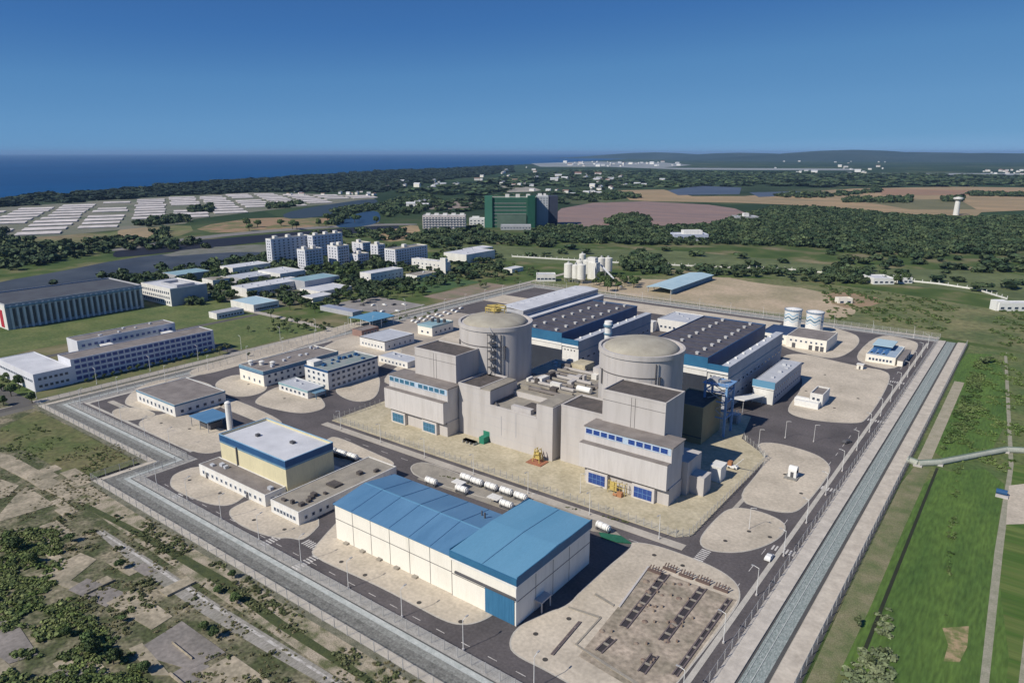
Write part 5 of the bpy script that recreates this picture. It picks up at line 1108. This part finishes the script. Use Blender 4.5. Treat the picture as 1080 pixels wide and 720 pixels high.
# silos
si = None
for k, (px, by, ty, r, lb) in enumerate(((599.3, 297, 278, 4.4, 'first of the tall cream silos from the left'), (606.9, 298, 279.5, 3.6, 'second cream silo from the left'), (613, 299, 279, 4.2, 'third cream silo from the left, nearest the conveyor'), (611, 292, 275, 3.6, 'cream silo behind the third, showing its top'), (618.5, 293, 274.5, 4.2, 'cream silo in the middle at the back'), (634, 290, 272, 4.2, 'left of the two back silos on the right side'), (641, 290, 272, 4.4, 'right of the two back silos on the right side'), (614, 284, 268, 3.6, 'farthest and highest looking cream silo'))):
    x, y = P(px, by); h = bis(lambda z: Q(x, y, z)[1]-ty, 0, 60)
    T = Thing('silo', lb, 'silo', (x, y, 0), 'cement silos'); T.part('shell', MB().cyl(x, y, 4.5, h, r, n=24), silo_m); T.part('cone', MB().cyl(x, y, 1.5, 4.5, .8, r, 24), silo_m); T.part('top', MB().cyl(x, y, h, h+.8, r, r*.4, 24), silo_m); T.part('filter', MB().box(x-.8, x+.8, y-.8, y+.8, h+.5, h+2.4), steel)
    for a in range(4): T.part('leg', MB().tube((x+r*.8*math.cos(a*1.57+.8), y+r*.8*math.sin(a*1.57+.8), 0), (x+r*.8*math.cos(a*1.57+.8), y+r*.8*math.sin(a*1.57+.8), 4.8), .3, 6), steel)
x, y = P(626, 294); T = Thing('batching_tower', 'white concrete batching tower among the cream silos', 'tower', (x, y, 0)); T.part('wall', B(x-5, x+5, y-4, y+4, 0, 17), silo_m); T.part('head', B(x-6, x+3, y-3, y+3, 17, 22), white); T.part('chute', MB().tube((x+3, y-4, 14), (x+6, y-8, 2), 1.0, 8), steel)
a, b = P(633, 292), P(655, 304); T = Thing('conveyor', 'inclined conveyor running down from the batching tower', 'conveyor', (*a, 0)); T.part('belt', MB().tube((*a, 13), (*b, 1.5), 1.1, 4), grey_roof)
for t in (.25, .5, .75): p = (a[0]+(b[0]-a[0])*t, a[1]+(b[1]-a[1])*t); T.part('trestle', MB().tube((*p, 0), (*p, 13-11.5*t), .35, 5), steel)
x0, x1, y0, y1, h = plot((708, 311), 305.5, 751.7, 683)
T = Thing('blue_shed', 'long open shed with pale blue roof beyond the back fence', 'shed', ((x0+x1)/2, (y0+y1)/2, 0)); T.part('roof', MB().gable(x0, x1, y0, y1, h, h+1.4, 'y', 1.0, .4), palesheet); T.part('wall', B(x1-.3, x1, y0+1, y1-1, .3, h-.3), bluegrey); T.part('wall', B(x0, x1, y1-.6, y1-.3, .3, h-.3), bluegrey)
for k in range(9):
    for a in (x0+.4, x1-.9): T.part('post', B(a-.3, a+.3, y0+.5+k*(y1-y0-2)/8, y0+1.1+k*(y1-y0-2)/8, 0, h), steel)
farbox('site_hut', 'low white hut left of the cream silos', 566, 586, 297, 290.5, 12, white, grey_roof, n=5, fl=1)

# greenhouses: long white sheds in rows on the coastal plain
def gh_mesh():
    mb = MB(); 
    for k in range(4): mb.gable(-33, 33, -22+k*11, -11.4+k*11, 1.4, 2.6, 'x', 0, .2)
    mb.box(-32.5, 32.5, -21.5, 21, 0, 1.38); return mb.mesh('greenhouse', mat('greenhouse_film', (0.62, 0.58, 0.57), (0.48, 0.45, 0.44), 0.01, fine=.2, fscale=.08))
ghm = gh_mesh(); zone = [(-40, 226), (0, 221.5), (100, 214), (180, 209), (270, 204.5), (380, 207), (388, 210), (330, 215), (290, 219), (205, 229), (195, 234), (110, 242), (60, 246), (-40, 250)]
th = math.atan2(math.cos(R(27)), math.sin(R(27))); ux, uy = math.sin(R(27)), math.cos(R(27)); wx, wy = -uy, ux
cnt = 0; GH = []
for i in range(-20, 30):
    for j in range(-20, 30):
        x, y = -1650 + i*78*ux + j*76*wx, 900 + i*78*uy + j*76*wy
        if y < -500: continue
        f = -math.sin(YAW)*x + math.cos(YAW)*y
        if f < 300: continue
        qx, qy = Q(x, y)
        if qx < -30 or not inside(qx, qy, zone): continue
        if random.random() < .07: continue
        o = bpy.data.objects.new('greenhouse', ghm); C.objects.link(o); o.location = (x, y, 0); o.rotation_euler[2] = th + random.uniform(-.03, .03); o.scale = (random.uniform(.85, 1.05), random.uniform(.72, .98), 1); cnt += 1
        tag(o, 'x', 'greenhouse', 'greenhouses on the coastal plain'); GH.append((i, j, o))
rows_ = sorted({j for i, j, o in GH}); cols_ = sorted({i for i, j, o in GH}); ORD2 = ORD + ['eighteenth', 'nineteenth', 'twentieth', 'twenty-first', 'twenty-second', 'twenty-third', 'twenty-fourth', 'twenty-fifth']
for i, j, o in GH: o['label'] = 'long white greenhouse block, %s column from the left, %s row from the land side' % (ORD2[cols_.index(i)], ORD2[rows_.index(j)])
sheet('field', [(-60, 219.5), (0, 219), (100, 212), (180, 207), (270, 203), (395, 206), (395, 212), (330, 217), (290, 221), (205, 231), (195, 236), (110, 244), (60, 249), (-60, 255)], .2, mat('greenhouse_ground', (0.20, .19, .15), (.12, .14, .09), .01), 0)
# far villages
hm = MB().box(-1, 1, -1, 1, 0, 1).mesh('house', whitepaint)
def house_mesh(col, rc):
    mb = MB().box(-7, 7, -5, 5, 0, 7); mb.cur = 1; mb.gable(-7.4, 7.4, -5.4, 5.4, 7, 9.5, 'x', 0, .3); return mb.mesh('house', [col, rc])
hms = [house_mesh(whitepaint, grey_roof), house_mesh(white, red_pt), house_mesh(cream, white_roof), house_mesh(whitepaint, white_roof)]
def village(label, grp, n, x0, x1, y0, y1, s0=1, s1=2.2):
    s0 *= .6; s1 *= .6
    for _ in range(n):
        px, py = random.uniform(x0, x1), random.uniform(y0, y1); x, y = P(px, py)
        o = bpy.data.objects.new('house', random.choice(hms)); C.objects.link(o); o.location = (x, y, 0); o.rotation_euler[2] = random.choice((YAW, YAW+1.5, .2, 1.8)); s = random.uniform(s0, s1); o.scale = (s*1.5, s, s*random.uniform(.8, 1.4))
        tag(o, label, 'house', grp)
village('pale low house of the coastal village left of the hotel\'s skyline', 'houses of the coastal village', 22, 400, 490, 192, 200)
village('pale house in the bright village above the green-netted building', 'houses of the upper village', 24, 500, 566, 177, 198, 1.2, 2.6)
village('small pale building of the distant harbour town on the horizon', 'buildings of the distant town', 46, 596, 724, 171, 176, 1.6, 4)
village('pale building in the long white row beyond the forest', 'buildings in the far row', 22, 584, 655, 184.5, 192, 1.4, 3)
village('tiny pale house scattered in the forest above the red field', 'scattered forest houses', 14, 620, 720, 190, 199, 1, 2)
village('small pale house of the far right hand village strip', 'houses of the right far village', 24, 812, 945, 170, 184, 1.4, 3)
village('small white house near the right edge below the hills', 'houses at the far right edge', 16, 1030, 1080, 180, 184, 1.2, 2.4)
village('small pale farmhouse above the red field', 'farmhouses above the red field', 14, 560, 650, 198, 206, .9, 1.8)
village('small pale house beyond the greenhouses at the coast', 'houses beyond the greenhouses', 14, 300, 420, 202, 207, .8, 1.4)
village('pinkish house left of the hotel', 'houses left of the hotel', 9, 432, 462, 213, 220, 1, 1.8)
sheet('bare_ground', [(440, 216), (455, 211), (500, 213), (505, 218), (470, 221), (440, 221)], .2, mat('pinkish_ground', (.30, .24, .21), (.2, .18, .14), .01), 1)
sheet('bare_ground', [(497, 201), (520, 196), (560, 197), (575, 202), (520, 203)], .2, mat('pale_ground', (.42, .38, .33), (.25, .24, .2), .005), 1)
sheet('bare_ground', [(583, 190), (610, 185), (650, 183), (660, 186), (620, 189), (590, 193)], .25, MATS['pale_ground'], 1)
sheet('bare_ground', [(560, 172.5), (620, 170.5), (700, 171.5), (730, 174), (700, 177), (900, 178), (905, 180), (720, 179), (640, 176), (570, 176)], .6, mat('coast_strip', (.30, .32, .33), (.2, .22, .22), .001), 0)
sheet('bare_ground', [(900, 182.5), (1100, 183), (1100, 185), (960, 184.5)], .6, MATS['coast_strip'], 0)

# ---------------------------------------------------------------- vegetation
def crown_arrays(n, r, seed, flat=.8, leafs=.55, lobes=6):
    g = np.random.default_rng(seed); L = []
    for k in range(lobes):
        a = g.uniform(0, 6.28); d = r*g.uniform(.15, .62); L.append((d*math.cos(a), d*math.sin(a), r*g.uniform(-.35, .5)*flat, r*g.uniform(.35, .58)))
    V = np.zeros((n*4, 3))
    for i in range(n):
        lx, ly, lz, lr = L[g.integers(lobes)]; d = g.normal(size=3); d /= np.linalg.norm(d); rr = lr*g.uniform(.65, 1.05)
        c = np.array((lx, ly, lz)) + d*rr*np.array((1, 1, flat)); nrm = d + g.normal(size=3)*.45; nrm /= np.linalg.norm(nrm)
        u = np.cross(nrm, g.normal(size=3)); u /= np.linalg.norm(u); v = np.cross(nrm, u); s = leafs*g.uniform(.6, 1.3)
        for j, (a, b) in enumerate(((-1, -1), (1, -.8), (.9, 1), (-.8, .9))): V[i*4+j] = c + s*(a*u + b*v) + nrm*s*.15*((-1)**j)
    return V
def quad_mesh(name, V, m):
    n = len(V)//4; me = bpy.data.meshes.new(name); me.vertices.add(len(V)); me.vertices.foreach_set('co', V.astype(np.float32).ravel())
    me.loops.add(n*4); me.loops.foreach_set('vertex_index', np.arange(n*4, dtype=np.int32)); me.polygons.add(n)
    me.polygons.foreach_set('loop_start', np.arange(0, n*4, 4, dtype=np.int32)); me.materials.append(m); me.update(calc_edges=True); return me
def tree_kind(n, r, h, seed, m, leafs=.55):
    V = crown_arrays(n, r, seed, leafs=leafs); V[:, 2] += h - r*.8
    tm = MB().tube((0, 0, 0), (.1, .05, h-r*.9), r*.085, 6, r*.05)
    for k in range(4): a = k*1.6; tm.tube((.1, .05, h-r*1.3), (r*.5*math.cos(a), r*.5*math.sin(a), h-r*.6), r*.04, 4, r*.015)
    return quad_mesh('crown', V, m), tm.mesh('trunk', bark)
KINDS = [tree_kind(900, 3.6, 7.5, 1, leaf, .34), tree_kind(800, 3.0, 7, 2, leaf, .32), tree_kind(1000, 4.2, 8.5, 3, leaf, .36), tree_kind(800, 3.2, 6.5, 4, leaf2, .33), tree_kind(600, 2.2, 5, 5, leaf2, .26), tree_kind(700, 2.4, 5.5, 6, leaf, .26)]
def tree(x, y, lab, grp, kind=None, s=1.0, parts=True):
    k = random.randrange(len(KINDS)) if kind is None else kind; cm, tm = KINDS[k]; s *= random.uniform(.8, 1.2)
    o = bpy.data.objects.new('tree', None); C.objects.link(o); o.location = (x, y, 0); o.rotation_euler[2] = random.uniform(0, 6.28); o.scale = (s, s, s*random.uniform(.85, 1.15)); tag(o, lab, 'tree', grp)
    for nm, me in (('crown', cm), ('trunk', tm)):
        c = bpy.data.objects.new(nm, me); C.objects.link(c); c.parent = o
    return o
def trees(pts, sp, lab, grp, kinds=(0, 1, 2), s=1.0, keep=1.0):
    for x, y in scatter(PP(*pts), sp, .4, keep): tree(x, y, lab, grp, random.choice(kinds), s)
trees([(268, 352), (285, 340), (318, 336), (350, 345), (345, 350), (300, 352)], 8.5, 'small bushy tree in the clump on the outer lawn', 'clump of trees on the outer lawn', (4, 5, 1), .75)
for px, py, s in ((232, 374, 1.0), (240, 371, .9), (286, 336, 1.2), (262, 350, .7), (342, 350, .8), (262, 376, .6)): tree(*P(px, py), 'single tree on the lawn right of the long office', 'single trees on the outer lawn', random.choice((4, 5, 1)), s)
for k in range(17): tree(-419.5, 158+k*4.8, '%s small tree from the left at the foot of the long office' % ORD[k], 'row at the foot of the long office', random.choice((4, 5)), .6)
for k in range(7): tree(-480+k*8, 129.5, '%s low tree from the left before the white-roofed office wing' % ORD[k], 'trees before the office wing', random.choice((4, 5)), .65)
for px, py in ((2, 412), (12, 418), (20, 408), (4, 428), (34, 425), (8, 400)): tree(*P(px, py), 'dark tree at the left edge below the office wing', 'trees at the left edge', 0, .8)
trees([(290, 281), (330, 283), (360, 285), (380, 292), (395, 297), (380, 312), (330, 300), (355, 292)], 13, 'dark green tree in the gardens before the apartment slabs', 'trees before the apartment slabs', (0, 1, 2), 1.1)
trees([(125, 300), (150, 293), (240, 285), (238, 300), (225, 312), (235, 320), (260, 318), (240, 305), (225, 298), (150, 300)], 15, 'dark tree around the boxy office by the river', 'trees round the boxy office', (0, 1, 2), 1.15, .8)
trees([(228, 300), (250, 296), (300, 290), (300, 296), (262, 302), (240, 308)], 11, 'dark tree between the low campus buildings', 'trees between the campus buildings', (0, 1, 2), 1.0, .8)
trees([(300, 318), (330, 322), (345, 330), (320, 330), (290, 324)], 10, 'tree between clinic and parking shed', 'trees by the parking shed', (0, 1), .9, .8)
trees([(395, 300), (455, 294), (462, 302), (440, 316), (400, 318)], 11, 'tree around the sports pitch', 'trees round the sports pitch', (0, 1, 4), .9, .6)
trees([(365, 336), (385, 333), (400, 338), (395, 345), (375, 348)], 9, 'small tree beside the side gate road', 'trees beside the gate road', (4, 5), .8, .8)
small('gatehouse_annex', 'small white flat building between clinic and sports hall', (330, 319), 314.5, 352, 318, white, white_roof, par=.3)
small('store', 'narrow grey store behind the dormitory annex', (440, 296), 291, 460, 428, white, conc_roof, par=.3, units=2)
small('store', 'tiny white store beside the nursery plots', (540, 288), 284, 552, 531, white, white_roof, par=.3)
small('store', 'pair-roofed white store near the silo yard road', (500, 268), 263.5, 520, 488, white, white_roof, par=.3)
small('office_building', 'two-storey pale office left of the canteen', (225, 303), 296, 243, 213, white, conc_roof, par=.4, wins=[W('+x', 6, 2)])
trees([(320, 316), (345, 318), (400, 312), (405, 308), (350, 309)], 11, 'tree in the line behind the parking shed', 'line behind the parking shed', (0, 1), .9)
trees([(400, 345), (445, 338), (480, 328), (475, 325), (440, 333), (395, 340)], 10, 'low tree in the strip by the outer car row', 'strip by the outer car row', (4, 5), .8)
trees([(460, 292), (480, 284), (560, 280), (575, 292), (540, 300), (490, 306)], 15, 'young pale tree in the nursery plots right of the school', 'nursery plots', (3, 4), .8, .8)
trees([(622, 300), (632, 294), (676, 296), (678, 303), (655, 306), (640, 308)], 11, 'dark tree beside the conveyor and silos', 'trees by the conveyor', (0, 1, 2), 1.1)
trees([(250, 240), (330, 234), (400, 232), (400, 238), (330, 241), (260, 248)], 30, 'tree on the bank between river and greenhouses', 'trees on the far bank', (0, 2), 1.8, .5)
for px, py, s in ((1043, 383, .7), (1036, 384, .6), (930, 292, 1.2), (945, 300, 1.6), (954, 298, 1.4), (872, 296, 1.0)): tree(*P(px, py), 'tree near the roadside houses and back right corner', 'trees near the back right corner', 3 if px > 1000 else 0, s)
for px, py, s, l in ((75, 571, 1.1, 'dark bush-tree above the ruined slabs'), (128, 600, 1.0, 'dark low tree beside the dirt lane'), (92, 680, 1.3, 'largest dark tree among the ruins'), (100, 690, 1.2, 'dark tree touching the largest one'), (70, 672, 1.0, 'tree left of the largest dark tree'), (20, 580, 1.1, 'tree at the left edge above the ruins'), (34, 595, 1.0, 'round tree by the left edge'), (245, 610, .8, 'bushy tree between lane and patrol road'), (230, 625, .9, 'bushy tree nearer the dirt lane'), (250, 635, 1.0, 'tree at the right of the lane'), (130, 655, .7, 'small tree between two slabs'), (215, 665, .8, 'tree at the right end of the big slab'), (228, 672, .9, 'tree below the right end of the big slab'), (152, 710, 1.0, 'tree at the bottom edge'), (120, 700, 1.1, 'tree near the bottom edge by the ruins'), (905, 660, .9, 'pale bush-tree by the right field ditch'), (918, 700, 1.0, 'pale bush-tree at the bottom of the right field'), (930, 690, .8, 'low pale bush-tree in the right field')):
    tree(*P(px, py), l, 'trees on the waste land' if px < 500 else 'bushes of the right field', 3 if px > 500 else random.choice((0, 2)), s*.5)
# merged vegetation nobody could count
def mass(name, placements, base, m):
    """placements: list of (x, y, z, sx, sz); base: list of vertex arrays of quads"""
    out = []
    for x, y, z, sx, sz in placements:
        V = base[rng.integers(len(base))]; a = rng.uniform(0, 6.28); ca, sa = math.cos(a), math.sin(a)
        W_ = np.empty_like(V); W_[:, 0] = (V[:, 0]*ca - V[:, 1]*sa)*sx + x; W_[:, 1] = (V[:, 0]*sa + V[:, 1]*ca)*sx + y; W_[:, 2] = V[:, 2]*sz + z; out.append(W_)
    if not out: return
    o = bpy.data.objects.new(name, quad_mesh(name, np.concatenate(out), m)); C.objects.link(o); tag(o, kind='stuff')
far_base = [crown_arrays(84, 5, s, flat=.85, leafs=1.25, lobes=6) for s in range(5)]
def forest(name, pts, sp, h=8, keep=1.0, m=None, s=1.0):
    pl = []
    for x, y in scatter(PP(*pts), sp, .5, keep):
        k = random.uniform(.7, 1.35)*s; pl.append((x, y, 3.2*k, k*sp/8.5, k*h/8))
    mass(name, pl, far_base, m or leaf_far)
forest('forest', [(800, 258), (812, 219), (850, 219), (900, 223), (960, 229), (1035, 231), (1090, 228), (1095, 262), (1060, 270), (1010, 268), (980, 274), (930, 268), (870, 262)], 9.5, 7, .85)
forest('forest', [(555, 248), (640, 240), (680, 241), (750, 238), (815, 220), (815, 260), (760, 258), (700, 259), (560, 256)], 9.5, 7, .8)
forest('forest', [(655, 285), (662, 270), (700, 274), (705, 290), (680, 290)], 9, 8, .6)
forest('woodland', [(700, 284), (740, 280), (790, 284), (860, 288), (880, 296), (905, 300), (870, 302), (800, 293), (745, 291), (700, 291)], 9, 5, .4)
forest('scattered_trees', [(545, 262), (700, 262), (800, 270), (900, 280), (1090, 284), (1090, 318), (980, 300), (900, 299), (780, 288), (650, 276), (545, 274)], 14, 6, .09)
forest('scattered_trees', [(860, 262), (1090, 262), (1090, 290), (1000, 288), (900, 282)], 13, 7, .25)
forest('woodland', [(130, 294), (180, 284), (235, 277), (285, 268), (288, 276), (250, 282), (236, 288), (180, 292), (150, 300)], 10, 7, .6)
forest('woodland', [(0, 320), (60, 302), (140, 290), (150, 300), (118, 296), (60, 300), (0, 326)], 9, 7, .4)
forest('woodland', [(285, 262), (290, 258), (345, 246), (400, 243), (440, 247), (440, 256), (400, 254), (362, 250)], 11, 7, .35)
forest('garden_trees', [(370, 290), (400, 300), (465, 290), (520, 280), (540, 290), (480, 300), (400, 312), (350, 306)], 8, 5, .45)
forest('garden_trees', [(222, 300), (240, 284), (290, 278), (370, 283), (400, 298), (398, 318), (340, 328), (300, 322), (240, 318)], 7.5, 5, .5)
forest('garden_trees', [(120, 300), (160, 290), (230, 284), (224, 300), (236, 316), (225, 322), (180, 322)], 8, 6, .35)
forest('garden_trees', [(360, 262), (420, 262), (415, 285), (372, 285)], 8, 6, .8)
forest('garden_trees', [(270, 276), (300, 262), (345, 252), (372, 262), (370, 284), (300, 286)], 8, 6, .6)
forest('garden_trees', [(400, 285), (455, 276), (470, 262), (530, 266), (530, 280), (460, 290), (400, 296)], 8, 5, .3)
forest('coast_scrub', [(560, 205), (640, 198), (640, 212), (590, 216), (500, 222), (460, 232), (440, 226), (480, 210)], 26, 8, .35)
forest('hedgerow', [(640, 232), (665, 227), (686, 232), (686, 242), (640, 238)], 11, 10)
forest('hedgerow', [(430, 250), (500, 246), (560, 252), (590, 258), (590, 262), (520, 258), (450, 262)], 11, 7, .7)
forest('hedgerow', [(868, 285), (880, 283), (920, 290), (918, 300), (870, 298)], 8, 7)
forest('hedgerow', [(889, 211), (960, 210), (960, 214), (889, 214)], 16, 14)
forest('hedgerow', [(995, 210), (1014, 209), (1014, 213), (995, 213)], 16, 14)
forest('hedgerow', [(1022, 204), (1090, 205), (1090, 208), (1022, 207)], 18, 10)
forest('hedgerow', [(815, 207), (835, 205), (900, 204), (928, 199), (927, 203), (870, 209), (830, 209)], 18, 12, .6)
forest('hedgerow', [(608, 207), (650, 203), (666, 205), (676, 209), (640, 211)], 18, 12, .7)
forest('woodland', [(0, 254), (60, 257), (130, 252), (200, 254), (220, 262), (130, 265), (70, 274), (0, 288)], 13, 8, .5)
forest('woodland', [(-20, 262), (0, 243), (9, 246), (14, 256), (30, 262), (0, 272)], 13, 10, .7)
forest('woodland', [(142, 238), (190, 229), (198, 229), (200, 234), (150, 240)], 13, 12, .8); forest('woodland', [(200, 222), (224, 218), (224, 224), (200, 226)], 14, 12, .9)
forest('woodland', [(282, 217), (318, 214), (318, 218), (282, 221)], 14, 11, .8)
forest('woodland', [(160, 245), (176, 243), (178, 255), (162, 256)], 12, 11, .8); forest('woodland', [(345, 236), (352, 222), (395, 216), (400, 221), (370, 226), (356, 240)], 14, 9, .8)
forest('woodland', [(400, 215), (450, 205), (470, 215), (440, 226), (400, 230)], 17, 10, .6); forest('woodland', [(570, 240), (640, 243), (640, 250), (560, 256)], 12, 9)
coastb = [(-60, 219), (-60, 213), (0, 209.5), (100, 202.5), (180, 195), (270, 189.5), (400, 181), (540, 175), (540, 182), (470, 190), (400, 203), (270, 203), (180, 207), (100, 212), (0, 219)]
forest('coastal_forest', coastb, 46, 14, .9, mat('coastal_leaves', (0.012, 0.026, 0.017), (0.028, 0.045, 0.024), 0.01, isl=.35, rough=.8))
forest('distant_forest', [(420, 205), (560, 184), (600, 180), (720, 182), (1090, 186), (1090, 196), (900, 198), (790, 196), (700, 199), (560, 197), (500, 208)], 75, 16, .8)
forest('bank_shrubs', [(440, 245), (500, 240), (510, 243), (450, 249)], 10, 6, .8)
# shrubs near the plant
sh_base = [crown_arrays(46, 1.3, 40+s, flat=.7, leafs=.3, lobes=4) for s in range(4)]
def shrubs(name, pts, sp, keep, s0=.5, s1=1.3, m=None, zone=None):
    pl = []; nz = lambda x, y: math.sin(x*.11+1)*math.cos(y*.13) + .6*math.sin(x*.31+y*.23) + .4*math.sin(y*.5-x*.37)
    for x, y in scatter(PP(*pts) if zone is None else zone, sp, .5):
        if name == 'weeds' and abs(x+36) < 13.5 and y > 50: continue
        if nz(x, y) > 1.3 - 2.6*keep + random.uniform(-.3, .3): k = random.uniform(s0, s1); pl.append((x, y, .3*k, k, k*.62))
    mass(name, pl, sh_base, m or shrub_m)
darkshrub = mat('dark_shrub', (0.065, 0.105, 0.03), (0.17, 0.20, 0.075), 0.08, isl=0.4, rough=0.8)
shrubs('shrubs', [(0, 560), (60, 556), (70, 590), (50, 610), (80, 640), (140, 690), (160, 730), (0, 730)], 1.7, .66, .6, 1.5, darkshrub)
shrubs('shrubs', [(0, 575), (60, 575), (70, 600), (60, 620), (100, 650), (140, 690), (160, 730), (0, 730)], 1.6, .55, .5, 1.1, mat('bright_shrub', (0.09, 0.145, 0.035), (0.20, 0.235, 0.08), .12, isl=.35))
shrubs('shrubs', [(0, 540), (70, 530), (100, 560), (170, 600), (300, 690), (350, 730), (160, 730), (60, 620), (0, 580)], 2.2, .27, .4, 1.2)
shrubs('shrubs', [(95, 532), (110, 530), (200, 575), (330, 650), (430, 720), (395, 725), (290, 655), (180, 590)], 1.9, .55, .4, 1.1)
shrubs('shrubs', [(0, 455), (30, 445), (140, 490), (100, 505), (60, 500), (0, 476)], 2.0, .42, .3, .8, darkshrub)
shrubs('shrubs', None, 1.7, .5, .25, .6, mat('dry_tufts', (0.11, .115, .05), (.24, .21, .12), .1, isl=.35), zone=[(-320, -20), (-60, 20), (-60, 103), (-284, 103), (-284, 127), (-320, 127)])
shrubs('weeds', [(985, 372), (1040, 380), (1030, 450), (975, 487), (935, 560), (905, 640), (870, 725), (850, 725), (940, 530)], 1.8, .78, .6, 1.7, mat('weed_leaves', (0.06, 0.11, 0.03), (0.13, 0.17, .06), .08, isl=.35))
shrubs('weeds', None, 1.7, .62, .4, 1.1, MATS['weed_leaves'], zone=[(-30, 150), (-22.5, 150), (-22.5, 318), (-30, 318)])
shrubs('weeds', None, 2.0, .42, .5, 1.2, mat('fresh_weeds', (0.085, 0.15, 0.035), (0.15, 0.20, .065), .08, isl=.3), zone=[(-22, 325), (2, 330), (8, 430), (-4, 540), (-26, 540), (-23, 460)])
shrubs('weeds', [(900, 660), (940, 640), (940, 725), (860, 725)], 1.8, .7, .8, 1.8, mat('grey_green_leaves', (0.13, 0.17, 0.085), (0.19, 0.22, .12), .1, isl=.3))
shrubs('weeds', [(995, 660), (1000, 560), (1008, 490), (1014, 490), (1006, 580), (1000, 640)], 1.5, .5, .4, 1.0, MATS['weed_leaves'])
shrubs('weeds', [(865, 300), (1090, 330), (1090, 372), (1000, 350), (900, 335), (875, 340)], 3.5, .45, .7, 1.8, MATS['weed_leaves'])
shrubs('weeds', [(425, 493), (460, 500), (540, 520), (640, 545), (720, 565), (640, 546), (540, 521)], 1.0, .4, .3, .7)

# ---------------------------------------------------------------- haze
hz = MB().box(-62000, 62000, -4000, 72000, -1, 215).obj('haze', mat('haze_dummy', (1, 1, 1)))
hmn = bpy.data.materials.new('haze_air'); hmn.use_nodes = True; n = hmn.node_tree.nodes; n.remove(n['Principled BSDF']); pv = n.new('ShaderNodeVolumePrincipled')
pv.inputs['Color'].default_value = (0.36, 0.60, 0.95, 1); pv.inputs['Density'].default_value = 0.000032; pv.inputs['Anisotropy'].default_value = 0.0
hmn.node_tree.links.new(pv.outputs[0], n['Material Output'].inputs['Volume']); hz.data.materials.clear(); hz.data.materials.append(hmn); tag(hz, kind='stuff')
tens = {20: 'twenty', 30: 'thirty', 40: 'forty', 50: 'fifty', 60: 'sixty'}; tenth = {20: 'twentieth', 30: 'thirtieth', 40: 'fortieth', 50: 'fiftieth', 60: 'sixtieth'}
nine = ORD[:17] + ['eighteenth', 'nineteenth']
def ordw(k): return nine[k-1] if k < 20 else (tenth[k//10*10] if k % 10 == 0 else tens[k//10*10] + '-' + nine[k % 10 - 1])
byl = {}
for o in C.objects:
    if o.parent is None and 'label' in o and 'category' in o: byl.setdefault(o['label'], []).append(o)
for lb, os_ in byl.items():
    if len(os_) > 1:
        os_.sort(key=lambda o: Q(o.location.x, o.location.y)[0])
        for k, o in enumerate(os_): o['label'] = '%s from the left: %s' % (ordw(k+1), lb)
print('objects', len(C.objects), 'greenhouses', cnt)
